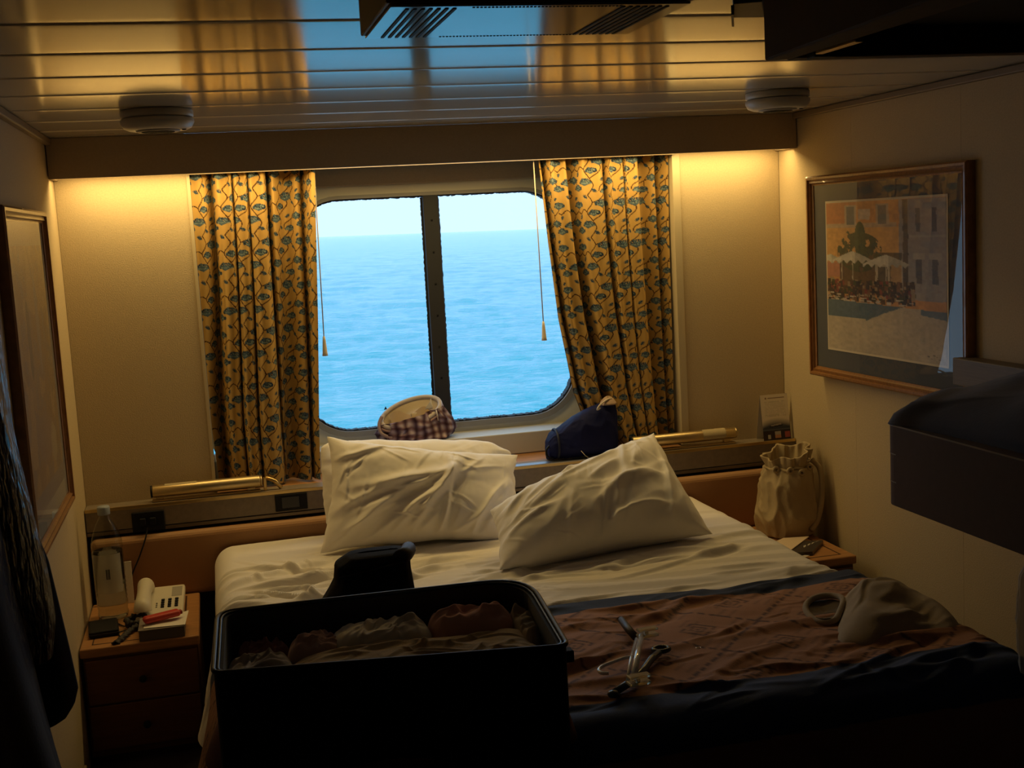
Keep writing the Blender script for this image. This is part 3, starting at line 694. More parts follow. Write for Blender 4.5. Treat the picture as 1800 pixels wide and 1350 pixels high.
# water bottle
bt = thing('water_bottle', 'tall clear plastic water bottle half full on left nightstand', 'bottle', (.085, -.30, .400))
BXc, BYc = .090, -.330
m_pet = mat('clear_plastic', (.95, .97, 1), .04, trans=1, ior=1.25)
prof = [(0, .0), (.040, .0), (.050, .008), (.052, .02), (.049, .032), (.052, .045)]
for k in range(6): prof += [(.052, .06+k*.016), (.0495, .068+k*.016)]
prof += [(.052, .165), (.052, .235), (.049, .242), (.052, .250), (.051, .27), (.044, .30), (.030, .335), (.018, .355), (.015, .362), (.015, .372)]
lathe('body', prof, glassmat('pet_shell', (.84, .86, .84), rough=.08), bt, n=40, loc=(BXc, BYc, .4005), cap=False)
lathe('water', [(0, .003), (.047, .006), (.049, .02), (.048, .24), (0, .2401)], mat('water', (.95, .98, 1), .0, trans=1, ior=1.12), bt, n=32, loc=(BXc, BYc, .401), cap=False)
lab(lathe('cap', [(0, .366), (.020, .366), (.0212, .368), (.0212, .390), (.019, .395), (0, .395)], mat('cap_blue_grey', (.30, .34, .42), .5), bt, n=24, loc=(BXc, BYc, .4005), cap=False), 'pale blue-grey screw cap')
th = np.linspace(0, 2*PI, 40, endpoint=False); zz = np.linspace(.10, .235, 30)
ZZ, TH = np.meshgrid(zz, th, indexing='ij')
cl = np.ones(ZZ.shape+(3,))*np.array((.45, .45, .44)); k = (ZZ > .150) & (ZZ < .185) & (abs(TH-4.65) < .14) & ((ZZ*450).astype(int) % 3 > 0); cl[k] = (.05, .05, .06)
k = (fbm(TH*6, ZZ*120, 5) > .58); cl[k] = (.28, .29, .31)
mlb = mat('label_film', (.62, .60, .55), .5); mlb.node_tree.nodes['Principled BSDF'].inputs['Alpha'].default_value = .42
lb_ = grid('label', np.stack([BXc+.0526*np.cos(TH), BYc+.0526*np.sin(TH), .4005+ZZ], -1)[:, 3:37], mlb, bt)
V = [(BXc+.0532*math.cos(a), BYc+.0532*math.sin(a), .4005+z) for z in (.150, .185) for a in (4.58, 4.64, 4.68, 4.73, 4.76, 4.82)]
mesh_obj('bar_mark', V, [(0, 1, 7, 6), (2, 3, 9, 8), (4, 5, 11, 10)], m_black, bt)

# white card behind the bottle
cd = box('standing_card', .022, .150, -.002, .002, 0, .150, m_paper, bevel=.0005, mw=Matrix.Translation((0, -.170, .4005)) @ Matrix.Rotation(-.10, 4, 'X'))
tag(cd, 'white card leaning upright behind the water bottle', 'card')

# telephone
ph = thing('telephone', 'cream desk telephone with black keypad buttons on the left nightstand', 'telephone', (.26, -.36, .40))
MW = Matrix.Translation((.252, -.36, .4005)) @ Matrix.Rotation(-.03, 4, 'Z') @ Matrix.Rotation(.16, 4, 'X')
m_ph = mat('phone_cream', (.66, .60, .48), .4)
bm = bmesh.new(); add_box(bm, -.078, .078, -.125, .125, .020, .050)
fin('base', bm, m_ph, ph, .008, 3, mw=MW)
prism('foot', [(-.12, 0), (.12, 0), (.12, .052), (-.12, .018)], 'x', .255-.06, .255+.06, m_ph, ph, mw=Matrix.Translation((0, -.36, .4005)))
rows = []
pts = spline([(-.052, -.095, .062), (-.052, -.085, .078), (-.052, -.045, .082), (-.052, .0, .083), (-.052, .04, .082), (-.052, .078, .078), (-.052, .088, .060)], 30)
rad = [0.027+.003*math.cos(2*PI*i/(len(pts)-1)) for i in range(len(pts))]; rad[0] = rad[-1] = .019
hs = tube('handset', [MW @ Vector(p) for p in pts], .02, m_ph, ph, n=18, radii=rad)
for r_ in range(4):
    for c_ in range(3):
        b_ = box('key', -.006, .006, -.005, .005, 0, .005, m_black, ph, bevel=.002, mw=MW @ Matrix.Translation((.008+c_*.023, -.050+r_*.018, .0495)))
for r_ in range(3):
    box('memory_key', -.003, .003, -.003, .003, 0, .003, mat('grey_key', (.20, .19, .17), .5), ph, bevel=.001, mw=MW @ Matrix.Translation((-.012, -.045+r_*.014, .0497)))
lab(box('index_card', .035, .070, .03, .105, .0500, .0508, mat('index_grey', (.34, .31, .26), .6), ph, bevel=0, mw=MW), 'grey directory strip')

# stack: box book, note, red item
gb = thing('notebook_box', 'grey-brown flat box at the front corner beneath a white note', 'box', (.26, -.57, .40))
box('cover', .190, .334, -.640, -.500, .4005, .4335, mat('box_grey', (.14, .11, .09), .6), gb, bevel=.002)
box('lid_edge', .188, .336, -.642, -.498, .4335, .4375, mat('box_lid_grey', (.20, .165, .135), .6), gb, bevel=.001)
V = []; nx = 12
T, S = np.meshgrid(np.linspace(0, 1, 12), np.linspace(0, 1, 12), indexing='ij')
P = np.stack([.205+.132*S+.01*T, -.628+.135*T-.012*S, .439+.010*np.clip(S-.6, 0, 1)*T+.003*np.sin(S*7)*T+.001], -1)
tag(grid('paper_note', P, m_paper), 'curled white paper note under the red case', 'paper')
rd = thing('red_case', 'red rounded spectacle case resting on the white paper note', 'case', (.265, -.575, .448))
MR = Matrix.Translation((.262, -.575, .457)) @ Matrix.Rotation(.30, 4, 'Z') @ Matrix.Rotation(-.04, 4, 'Y')
bm = bmesh.new(); add_box(bm, -.060, .060, -.019, .019, -.010, .011)
fin('shell', bm, mat('red_vinyl', (.50, .045, .03), .45), rd, .009, 4, smooth=True, mw=MR)
box('end_tab', .058, .068, -.010, .010, -.006, .006, mat('red_dark', (.30, .03, .02), .5), rd, bevel=.003, mw=MR)
# black wallet
wa = thing('black_case', 'black zip case lying at the wall side of the left nightstand', 'case', (.055, -.47, .40))
MWa = Matrix.Translation((.066, -.475, .401)) @ Matrix.Rotation(.10, 4, 'Z')
bm = bmesh.new(); add_box(bm, -.046, .048, -.07, .07, 0, .022); fin('body', bm, m_black, wa, .006, 3, mw=MWa)
bm = bmesh.new(); add_box(bm, -.0475, .0495, -.0715, .0715, .010, .013); fin('zip', bm, mat('zip_dark', (.04, .04, .045), .4, metal=.5), wa, .001, 1, mw=MWa)
# dark crumpled ribbon / strap
st = thing('hair_tie', 'dark crumpled scrunchie and ribbon lying in front of the telephone', 'hair tie', (.17, -.56, .401))
pts = spline([(.115, -.640, .407), (.130, -.610, .410), (.143, -.575, .412), (.155, -.54, .414), (.180, -.510, .418)], 40)
V = []; F = []; mst = mat('dark_ribbon', (.035, .028, .025), .7, var=.5, vscale=80)
for i, p in enumerate(pts):
    s = .011+.003*math.sin(i*.9); q = .004*math.sin(i*1.7)
    V += [(p[0]-s, p[1], p[2]+q-.004), (p[0], p[1], p[2]+.006+q), (p[0]+s, p[1], p[2]-q-.004), (p[0], p[1], .402)]
for i in range(len(pts)-1):
    for j in range(4): F.append((4*i+j, 4*i+(j+1) % 4, 4*i+4+(j+1) % 4, 4*i+4+j))
mesh_obj('ribbon', V, F, mst, st, smooth=True)
pts = [(.175+.030*math.cos(a)*(1+.12*math.sin(a*9)), -.480+.022*math.sin(a)*(1+.15*math.cos(a*7)), .424+.008*math.sin(a*11)+.006*math.sin(a)) for a in np.linspace(0, 2*PI, 90, endpoint=False)]
tube('gathered_loop', pts, .008, mst, st, n=8, closed=True, radii=[.009+.003*math.sin(i*1.9) for i in range(90)])
tag(tube('thin_cable', spline([(.105, -.41, .404), (.135, -.46, .404), (.17, -.45, .404), (.155, -.50, .404), (.12, -.52, .404), (.125, -.57, .404)], 50), .0022, m_black, n=6), 'thin black cable trailing beside the black case', 'cable')

# tote bag on the right nightstand
tb = thing('canvas_tote', 'cream canvas bucket bag with frilled open top on right nightstand', 'bag', (2.65, -.30, .40))
def loft(name, secs, m, parent=None, n=72, seed=0, wr=.004, sc=18, cap=True, col=None, nsec=None, smooth=True):
    """secs: (cx, cy, z, rx, ry, power, tiltx) from bottom to top"""
    A = np.array(secs, float); k = len(A); ns = nsec or 60
    t = np.linspace(0, k-1, ns); D = np.stack([np.interp(t, np.arange(k), A[:, j]) for j in range(A.shape[1])], 1)
    for _ in range(2):
        D[1:-1] = (D[:-2]+2*D[1:-1]+D[2:])/4
    th = np.linspace(0, 2*PI, n, endpoint=False)
    TH, _i = np.meshgrid(th, np.arange(ns))
    e_ = 2/D[:, 5][:, None]
    cx_ = np.sign(np.cos(TH))*np.abs(np.cos(TH))**e_; sy_ = np.sign(np.sin(TH))*np.abs(np.sin(TH))**e_
    arc = TH*.1
    wv = wr*(creases(arc*1.6+.1, D[:, 2][:, None]+0*TH, seed, sc, .6)-.35)
    X = D[:, 0][:, None]+(D[:, 3][:, None]+wv)*cx_; Y = D[:, 1][:, None]+(D[:, 4][:, None]+wv)*sy_
    Z = D[:, 2][:, None]+D[:, 6][:, None]*cx_
    P = np.stack([X, Y, Z], -1)
    if cap: P = np.concatenate([P[:1]*0+P[0].mean(0), P, ], 0)
    return grid(name, P, m, parent, wrap=True, smooth=smooth)
m_canvas = mat('canvas_cream', (.46, .36, .22), .9, bump=.4, bscale=260, var=.05, vscale=12)
TX, TY = 2.655, -.285
TX = 2.652; TY = -.30
loft('body', [(TX, TY, .402, .088, .085, 3, 0), (TX, TY, .41, .098, .098, 3, 0), (TX-.004, TY, .46, .104, .102, 2.8, 0), (TX, TY, .53, .103, .098, 2.6, 0), (TX+.004, TY, .60, .100, .092, 2.4, 0), (TX+.006, TY, .652, .088, .080, 2.2, 0), (TX+.006, TY, .672, .083, .074, 2.2, 0)], m_canvas, tb, seed=2, wr=.030, sc=9, n=120, nsec=80)
# frilled top edge: outer and inner wall
th = np.linspace(0, 2*PI, 160, endpoint=False); rr = np.linspace(0, 1, 14)
RR, TH = np.meshgrid(rr, th, indexing='ij')
fr = .010*np.sin(TH*9)*RR+.006*np.sin(TH*17+1)*RR
P = np.stack([TX+.006+(.083+.012*RR+fr)*np.cos(TH), TY+(.074+.010*RR+fr)*np.sin(TH), .672+(.060+.018*np.sin(TH*1.0+1.2)+.008*np.sin(TH*5))*RR], -1)
P2 = P[::-1].copy(); P2[..., 0] = TX+.006+(P2[..., 0]-TX-.006)*.93; P2[..., 1] = TY+(P2[..., 1]-TY)*.93
P3 = np.stack([TX+.006+(.080-.010*RR)*np.cos(TH), TY+(.070-.010*RR)*np.sin(TH), .665-.10*RR], -1)
grid('frill', np.concatenate([P, P2, P3], 0), m_canvas, tb, wrap=True)
pts = [(TX+.006+(.088+.004*math.sin(a*9))*math.cos(a), TY+(.079+.004*math.sin(a*9))*math.sin(a), .674+.004*math.sin(a*7)) for a in np.linspace(0, 2*PI, 90, endpoint=False)]
tube('drawcord', pts, .006, m_canvas, tb, n=8, closed=True)
for a, dz in ((-1.9, 0), (-1.4, -.012), (-.9, .004), (-2.5, .004)):
    c = (TX+.006+.096*math.cos(a), TY+.086*math.sin(a), .672+dz)
    pts = [(c[0]+.010*math.cos(t), c[1]-.004, c[2]+.010*math.sin(t)) for t in np.linspace(0, 2*PI, 16, endpoint=False)]
    tube('knot', pts, .0055, m_canvas, tb, n=8, closed=True)
lab(lathe('eyelet', [(.003, 0), (.008, 0), (.008, .003), (.003, .003)], mat('steel', (.7, .66, .6), .25, metal=1), tb, n=18, mw=Matrix.Translation((TX+.060, TY-.072, .706)) @ Matrix.Rotation(PI/2, 4, 'X'), cap=False), 'shiny metal eyelet')
tube('strap', spline([(TX+.085, TY-.045, .70), (TX+.112, TY-.065, .66), (TX+.108, TY-.085, .56), (TX+.085, TY-.090, .47), (TX+.05, TY-.10, .43)], 30), .011, m_canvas, tb, n=8)
# papers on the right nightstand
tag(prism('envelope', [(2.575, -.42), (2.672, -.44), (2.508, -.60), (2.42, -.52)][::-1], 'z', .417, .420, mat('envelope_cream', (.70, .55, .40), .7)), 'cream envelope on top of leaflets beside the canvas bag', 'envelope')
lf = thing('magazine', 'dark glossy magazine with striped cover under the cream envelope', 'magazine', (2.55, -.54, .40))
prism('cover', [(2.52, -.44), (2.70, -.50), (2.59, -.625), (2.45, -.60)][::-1], 'z', .4005, .4155, mat('cover_dark', (.06, .05, .045), .3), lf)
for k in range(4):
    a = 2.585+k*.024; prism('cover_stripe', [(a, -.565+k*.016), (a+.012, -.557+k*.016), (a+.026, -.535+k*.012), (a+.012, -.540+k*.012)][::-1], 'z', .4156, .4164, mat('stripe_pale', (.5, .45, .38), .5), lf)
T, S = np.meshgrid(np.linspace(0, 1, 10), np.linspace(0, 1, 10), indexing='ij')
tag(grid('leaflet', np.stack([2.43+.13*S, -.672+.055*T+.012*S, .4010+.012*np.clip(S-.65, 0, 1)*3*(1-T)], -1), mat('leaflet_paper', (.55, .48, .38), .7)), 'small white leaflet with curled corner at cabinet front edge', 'paper')

# ================================================================== BAGS ON THE SILL
pb = thing('plaid_bag', 'small plaid fabric pouch with wide open zip mouth on the window ledge', 'bag', (1.27, .24, .825))
mp_ = bpy.data.materials.new('plaid_cloth'); mp_.use_nodes = True; n = mp_.node_tree.nodes; l = mp_.node_tree.links; b = n['Principled BSDF']; b.inputs['Roughness'].default_value = .85
t = n.new('ShaderNodeTexCoord'); s1 = n.new('ShaderNodeTexWave'); s1.inputs['Scale'].default_value = 9; s2 = n.new('ShaderNodeTexWave'); s2.bands_direction = 'Z'; s2.inputs['Scale'].default_value = 11
s1.inputs['Distortion'].default_value = 4; s2.inputs['Distortion'].default_value = 5
l.new(t.outputs['Object'], s1.inputs[0]); l.new(t.outputs['Object'], s2.inputs[0])
r1 = n.new('ShaderNodeValToRGB'); r1.color_ramp.elements[0].color = (.12, .06, .085, 1); r1.color_ramp.elements[1].color = (.60, .50, .50, 1)
r2 = n.new('ShaderNodeValToRGB'); r2.color_ramp.elements[0].color = (.30, .12, .12, 1); r2.color_ramp.elements[1].color = (.9, .85, .85, 1)
l.new(s1.outputs[0], r1.inputs[0]); l.new(s2.outputs[0], r2.inputs[0]); mx = n.new('ShaderNodeMix'); mx.data_type = 'RGBA'; mx.blend_type = 'MULTIPLY'; mx.inputs[0].default_value = .85
l.new(r1.outputs[0], mx.inputs[6]); l.new(r2.outputs[0], mx.inputs[7]); l.new(mx.outputs[2], b.inputs['Base Color'])
PXc, PYc = 1.268, .243
loft('body', [(PXc, PYc, .827, .115, .055, 2.6, 0), (PXc, PYc, .832, .140, .068, 2.6, 0), (PXc+.012, PYc, .862, .152, .074, 2.4, 0), (PXc+.010, PYc-.004, .890, .142, .072, 2.2, .006), (PXc-.004, PYc-.008, .920, .132, .068, 2.1, .016), (PXc-.010, PYc-.012, .930, .122, .062, 2.0, .028)], mp_, pb, seed=5, wr=.040, sc=15, n=140, nsec=80)
def oval(ax, ay, dz, n=60, c=(PXc-.010, PYc-.012, .940), tilt=.030, back=.042):
    return [(c[0]+ax*math.cos(a), c[1]+ay*math.sin(a), c[2]+dz+tilt*math.cos(a)+back*math.sin(a)) for a in np.linspace(0, 2*PI, n, endpoint=False)]
tube('zip_rim', oval(.122, .058, 0), .0095, mat('zip_tape_cream', (.60, .50, .40), .6), pb, n=8, closed=True)
tube('zip_rim', oval(.131, .064, -.013), .005, mat('zip_tape_pink', (.42, .26, .24), .6), pb, n=8, closed=True)
O1 = np.array(oval(.119, .056, 0)); O2 = np.array(oval(.106, .042, -.035)); O3 = np.array(oval(.05, .02, -.055)); O4 = np.array(oval(.002, .001, -.055))
lab(grid('lining', np.stack([O1, O2, O3, O4]), mat('lining_cream', (.62, .50, .34), .8), pb, wrap=True), 'cream cotton lining')
T, S = np.meshgrid(np.linspace(0, 1, 8), np.linspace(0, 1, 20), indexing='ij')
lab(grid('inner_pocket', np.stack([PXc-.095+.16*S, PYc-.030+.035*T, .905+.030*T+.012*S+.012*np.sin(S*9)*T], -1), mat('inner_tan', (.42, .28, .13), .8), pb), 'tan inner pocket')
mesh_obj('paper_tag', [(PXc+.050, PYc-.005, .948), (PXc+.085, PYc, .950), (PXc+.080, PYc+.01, .990), (PXc+.072, PYc-.002, .975)], [(0, 1, 2, 3)], m_paper, pb)
tube('zip_pull', [(PXc+.085, PYc-.066, .948), (PXc+.088, PYc-.072, .925), (PXc+.090, PYc-.070, .905)], .003, mat('pull_cream', (.6, .5, .4), .5), pb, n=6)
tube('strap_loop', spline([(PXc-.130, PYc-.02, .935), (PXc-.145, PYc-.03, .905), (PXc-.14, PYc-.045, .87), (PXc-.10, PYc-.068, .85)], 20), .007, mat('strap_pink', (.40, .28, .26), .7), pb, n=8)
mesh_obj('black_tab', [(PXc-.118, PYc, .958), (PXc-.104, PYc, .960), (PXc-.110, PYc, .972), (PXc-.110, PYc+.01, .96)], [(0, 1, 2), (0, 2, 3), (1, 3, 2)], m_black, pb)

bb = thing('blue_bag', 'navy blue drawstring pouch slumped on the shelf against right curtain', 'bag', (1.9, -.02, .74))
m_navy = mat('navy_nylon', (.010, .013, .062), .7, spec=.15, bump=.3, bscale=120, var=.15, vscale=14)
xs = np.array([1.752, 1.756, 1.775, 1.82, 1.88, 1.95, 2.01, 2.045, 2.052]); top = np.array([.775, .815, .845, .872, .905, .935, .952, .950, .90]); hw = np.array([.006, .036, .05, .06, .064, .06, .05, .03, .004])
tt = np.linspace(0, 8, 90); XX = np.interp(tt, range(9), xs); TT = np.interp(tt, range(9), top); HW = np.interp(tt, range(9), hw)
for _ in range(3):
    for A_ in (XX, TT, HW): A_[1:-1] = (A_[:-2]+2*A_[1:-1]+A_[2:])/4
th = np.linspace(0, 2*PI, 90, endpoint=False); TH, II = np.meshgrid(th, np.arange(90))
zc = (.7405+TT)/2; hz = (TT-.7405)/2
zc = zc[:, None]; hz = hz[:, None]
wv = .009*(creases(XX[:, None]+0*TH, TH*.08, 8, 14, 1.5, .6)-.4)
P = np.stack([XX[:, None]+0*TH, -.022+(HW[:, None]+wv)*np.sign(np.cos(TH))*np.abs(np.cos(TH))**.8, zc+(hz+wv)*np.sign(np.sin(TH))*np.abs(np.sin(TH))**.75], -1)
P[..., 2] = np.maximum(P[..., 2], .7415)
grid('body', P, m_navy, bb, wrap=True)
tube('seam_band', [(1.790, -.022-.060*math.cos(a), .797+.062*math.sin(a)) for a in np.linspace(-.9, PI+.9, 24)], .005, mat('navy_dark', (.008, .010, .03), .6), bb, n=8)
tube('handle_loop', spline([(1.757, -.05, .80), (1.742, -.06, .785), (1.745, -.06, .76), (1.770, -.06, .748)], 16), .004, m_black, bb, n=6)
tube('drawstring', spline([(1.97, -.068, .935), (1.955, -.075, .93), (1.965, -.072, .945), (1.99, -.06, .958), (2.015, -.05, .966), (2.035, -.04, .960)], 24), .0035, m_cord, bb, n=6)
lab(lump('gathered_neck', [(1.985, -.06), (2.04, -.06), (2.05, -.01), (1.99, .0)], lambda S, A, X, Y: (1-S**2)*.030+.004*np.sin(A*8)*(1-S), .942, mat('neck_pale', (.40, .28, .20), .8), bb, nr=10, na=40), 'pale gathered fabric at the neck')
tube('white_thread', [(1.875, -.092, .775), (1.89, -.096, .755), (1.905, -.094, .744)], .0012, m_cord, bb, n=5)

# ================================================================== BED
bed = thing('bed', 'wide double bed with mattress on a dark base against the headboard', 'bed', (1.4, -1.15, 0))
box('base', .52, 2.28, -2.14, -.13, .04, .30, mat('bed_base_dark', (.05, .035, .03), .8), bed, bevel=.01)
for x, y in ((.6, -.25), (2.2, -.25), (.6, -2.0), (2.2, -2.0)): box('leg', x-.03, x+.03, y-.03, y+.03, 0, .04, m_black, bed, bevel=.003)
box('mattress', .485, 2.31, -2.19, -.13, .30, .525, mat('mattress_white', (.55, .50, .45), .9), bed, bevel=.04, seg=4)
BX0, BX1, BYF, BZ = .455, 2.335, -2.225, .55
def drape1(a, lo, hi, r):
    """a: arclength coordinate; returns position, drop"""
    p = np.where(a < lo+r, np.where(a < lo+r-r*PI/2, lo, lo+r-r*np.sin(np.clip((lo+r-a)/r, 0, PI/2))), a)
    d = np.where(a < lo+r, np.where(a < lo+r-r*PI/2, r+(lo+r-r*PI/2-a), r-r*np.cos(np.clip((lo+r-a)/r, 0, PI/2))), 0)
    p = np.where(a > hi-r, np.where(a > hi-r+r*PI/2, hi, hi-r+r*np.sin(np.clip((a-hi+r)/r, 0, PI/2))), p)
    d = np.where(a > hi-r, np.where(a > hi-r+r*PI/2, r+(a-(hi-r+r*PI/2)), r-r*np.cos(np.clip((a-hi+r)/r, 0, PI/2))), d)
    return p, d
def cover(name, a0, a1, b0f, b1f, off, m, bump, nx, ny, splay, r=.075, colf=None, lo=BX0, hi=BX1, thick=.012, yfoot=BYF):
    a = np.linspace(a0, a1, nx); s = np.linspace(0, 1, ny)
    A, S = np.meshgrid(a, s); B = b0f(A)+(b1f(A)-b0f(A))*S
    X, dx = drape1(A, lo-off, hi+off, r)
    Yq, dy = drape1(B, yfoot-off, 5, r)
    drop = np.maximum(dx, dy)
    H = bump(A, B)
    top = np.clip(1-drop/r, 0, 1)
    Z = BZ+off-drop+H*(.35+.65*top)
    sl = np.where(A < (lo+hi)/2, -1, 1)
    hang = np.clip((dx-r*.6)/.2, 0, 1.5)
    X = X+sl*hang*(splay(A, B)+H*.8)
    hy = np.clip((dy-r*.6)/.2, 0, 1.2)
    Yq = Yq-hy*(.02+H*.8)
    P = np.stack([X, Yq, Z], -1)
    col = colf(A, B) if colf else None
    # closed thin sheet
    n = np.cross(np.gradient(P, axis=1), np.gradient(P, axis=0)); n /= np.linalg.norm(n, axis=2, keepdims=True)+1e-9
    n = n*np.sign(n[..., 2:3]+1e-6) if False else n
    if n[ny//2, nx//2, 2] < 0: n = -n
    Q = P-n*thick
    PP = np.concatenate([P, Q[::-1], P[:1]], 0)
    cc = np.concatenate([col, col[::-1], col[:1]], 0) if col is not None else None
    return grid(name, PP, m, None, col=cc)
def duvet_h(A, B):
    lft = np.clip((1.30-A)/.5, 0, 1); mid = np.clip(1-np.abs(B+.95)/.55, 0, 1)
    wl_ = .25+1.2*lft*mid
    h = .016*(fbm(A*2.4, B*2.4, 24)-.5)+.012*(fbm(A*6, B*9, 25)-.5)*wl_
    h += strokes(A, B, 5, 46, (.45, 1.45, -1.45, -.30), .12, .45, .50, .017, .024)*np.clip(wl_, 0, 1)
    h += strokes(A, B, 8, 60, (.45, 1.55, -1.45, -.45), -.1, .8, .24, .008, .012)*np.clip(wl_, 0, 1)
    h += strokes(A, B, 9, 26, (1.3, 2.3, -1.40, -.30), .2, .3, .45, .018, .010)
    # satin bands and the ridge near the coverlet on the right
    h += .009*np.exp(-((B+1.18-.10*np.sin(A*2.0))/.035)**2)*np.clip((A-1.2)*3, 0, 1)
    h += .007*np.exp(-((B+.72-.12*(A-2.0))/.03)**2)*np.clip((A-1.7)*3, 0, 1)
    return h
def duvet_c(A, B):
    c = np.ones(A.shape+(3,))*np.array((.82, .77, .72))
    k = (A > 1.25)*((np.floor((B*math.cos(.12)+A*math.sin(.12))/.05) % 2))[...]*np.clip((-.66-B)*9, 0, 1)
    return c*(1-.16*k[..., None])
m_duv = mat('duvet_cotton', (.8, .73, .66), .85, attr=True, sheen=.25, bump=.15, bscale=500)
dv = cover('duvet', BX0-.26, BX1+.16, lambda A: -.150+0*A, lambda A: -1.52+.03*np.sin(A*3)+0*A, .014, m_duv, duvet_h, 300, 260,
           lambda A, B: .012+.045*np.clip((-B-.70)/.4, 0, 1)*np.clip(1-(-B-1.2)/.5, 0, 1)+.012*np.sin(B*19)*np.clip((-B-.7)*3, 0, 1), colf=duvet_c)
tag(dv, 'white crumpled cotton duvet spread over the upper half of the bed', 'duvet')
def cov_h(A, B):
    h = strokes(A, B, 31, 60, (.6, 2.4, -2.25, -1.42), .25, .45, .55, .018, .008)+strokes(A, B, 32, 90, (.6, 2.4, -2.3, -1.42), .1, .9, .2, .008, .0035)+.014*(fbm(A*5, B*5, 54)-.5)
    h += .008*np.exp(-((B+1.86-.10*(A-1.4))/.02)**2)
    return h+.010
HEM = lambda A: -1.405+.018*np.sin((A-.6)*3.1)+.012*np.sin(A*9)
def cov_c(A, B):
    base = np.ones(A.shape+(3,))*np.array((.40, .20, .125))
    dark = np.array((.12, .06, .055)); navy = np.array((.022, .038, .10))
    k1 = (A-1.0)+(B+1.4); k2 = (A-1.0)-(B+1.4)
    p = .34
    f1 = np.abs((k1/p) % 1-.5); f2 = np.abs((k2/p) % 1-.5)
    ln = ((f1 < .022) | (f2 < .022)) & (((k1+k2) / .022) % 1 < .75)
    base[ln] = dark
    cx_ = ((k1/p) % 1)-.0; cy_ = ((k2/p) % 1)-.0
    u_ = np.minimum(cx_, 1-cx_)*p; v_ = np.minimum(cy_, 1-cy_)*p
    q = np.maximum(u_, v_); kr = ((q > .020) & (q < .028)) | ((q > .044) & (q < .054)) | (q < .006)
    kr &= ~((u_ < .014) & (q > .03)); base[kr] = dark
    d2 = ((np.floor(k1/.085)+np.floor(k2/.085)) % 3 == 0) & (np.abs((k2/.042) % 1-.5) < .16); base[d2] = base[d2]*.6+dark*.4
    base *= (.90+.2*fbm(A*30, B*30, 3))[..., None]
    hb_ = B > HEM(A)-.085; base[hb_] = navy
    fb_ = (B < -2.115+.03*np.clip((A-1.6), -1, .5)) & (B > -2.30); base[fb_] = navy*1.8  # foot border and brown below it lightened in colour to offset weak light
    low = B <= -2.30; base[low] = (.34, .20, .13)
    return base
m_cov = mat('coverlet_weave', (.3, .15, .1), .85, attr=True, bump=.35, bscale=300)
cv = cover('coverlet', BX0-.36, BX1+.30, HEM, lambda A: -2.62+0*A, .032, m_cov, cov_h, 330, 330,
           lambda A, B: .03+.02*np.sin(B*14), colf=cov_c)
tag(cv, 'rust patterned coverlet with navy borders drawn over the foot of bed', 'coverlet')

# pillows
m_pill = mat('pillowcase_cotton', (.88, .84, .80), .85, sheen=.25, bump=.12, bscale=500)
def pillow(name, label, TL, TR, BL, BR, thick, seed, crease=.02, bow=.02, ang=.5, piping=True, star=None, rnd_=0):
    TL, TR, BL, BR = map(np.array, (TL, TR, BL, BR))
    nu, nv_ = 170, 130
    u = np.linspace(0, 1, nu); vv = np.linspace(0, 1, nv_); U, V_ = np.meshgrid(u, vv)
    w4 = lambda a: a[..., None]
    base = w4((1-U)*(1-V_))*TL+w4(U*(1-V_))*TR+w4((1-U)*V_)*BL+w4(U*V_)*BR
    ex = (TR-TL+BR-BL)/2; ey = (BL-TL+BR-TR)/2; nrm = np.cross(ey, ex); nrm /= np.linalg.norm(nrm)
    if nrm[1] > 0: nrm = -nrm
    Lx = np.linalg.norm(ex); Ly = np.linalg.norm(ey); exn = ex/Lx; eyn = ey/Ly
    a = np.abs(2*U-1); b = np.abs(2*V_-1)
    # edges bow inwards between the corners
    base = base-w4(np.sign(U-.5)*a**3*bow*(1-b**2))*exn-w4(np.sign(V_-.5)*b**3*bow*(1-a**2))*eyn
    nz_ = fbm(U*5+seed, V_*4, seed+2)-.5
    base = base+w4(.022*nz_*np.sign(U-.5)*a**6)*exn+w4(.022*nz_*np.sign(V_-.5)*b**6)*eyn
    if rnd_: base = base-w4(rnd_*(a*b)**5*np.sign(U-.5))*exn-w4(rnd_*(a*b)**5*np.sign(V_-.5))*eyn
    prof = ((1-a**2.7)*(1-b**2.7))**.60
    rim = np.clip((1-np.maximum(a, b))*7, 0, 1)
    Tm = thick*prof
    xx_, yy_ = U*Lx, V_*Ly
    hub = None if star is None else (star[0]*Lx, star[1]*Ly)
    wf_ = strokes(xx_, yy_, seed, 26, (.05, Lx-.05, .05, Ly-.05), ang, .65, .42, .019, crease*.62, hub)
    wf_ += strokes(xx_, yy_, seed+1, 30, (.02, Lx-.02, .02, Ly-.02), ang+.3, 1.2, .16, .007, crease*.16)
    wf_ += crease*.9*(fbm(xx_*6, yy_*6, seed)-.5)
    wf_ = wf_*rim
    # pleats fanning from the edges
    ed = np.exp(-(1-b)*Ly/2/.035)*.006*np.sin(U*Lx*70+6*vn(U*6, V_*2, seed))+np.exp(-(1-a)*Lx/2/.035)*.006*np.sin(V_*Ly*70+6*vn(V_*6, U*2, seed+1))
    front = base+w4(Tm*.6+wf_+ed*rim)*nrm
    back = base-w4(Tm*.5)*nrm
    P = np.concatenate([front, back[::-1], front[:1]], 0)
    o = grid(name, P, m_pill); tag(o, label, 'pillow', 'white pillows on the bed')
    return o
pillow('pillow', 'white pillow standing upright at the very back against the shelf, behind the other pillows', (.842, -.165, .935), (1.570, -.165, .858), (.835, -.24, .575), (1.58, -.24, .565), .15, 61, .010, .004, .2, rnd_=.030)
pillow('pillow', 'large creased white pillow leaning at the left of the bed, in front of another', (.876, -.275, .950), (1.570, -.285, .822), (.812, -.44, .578), (1.50, -.52, .560), .18, 71, .024, .016, 2.35, star=(.64, .36))
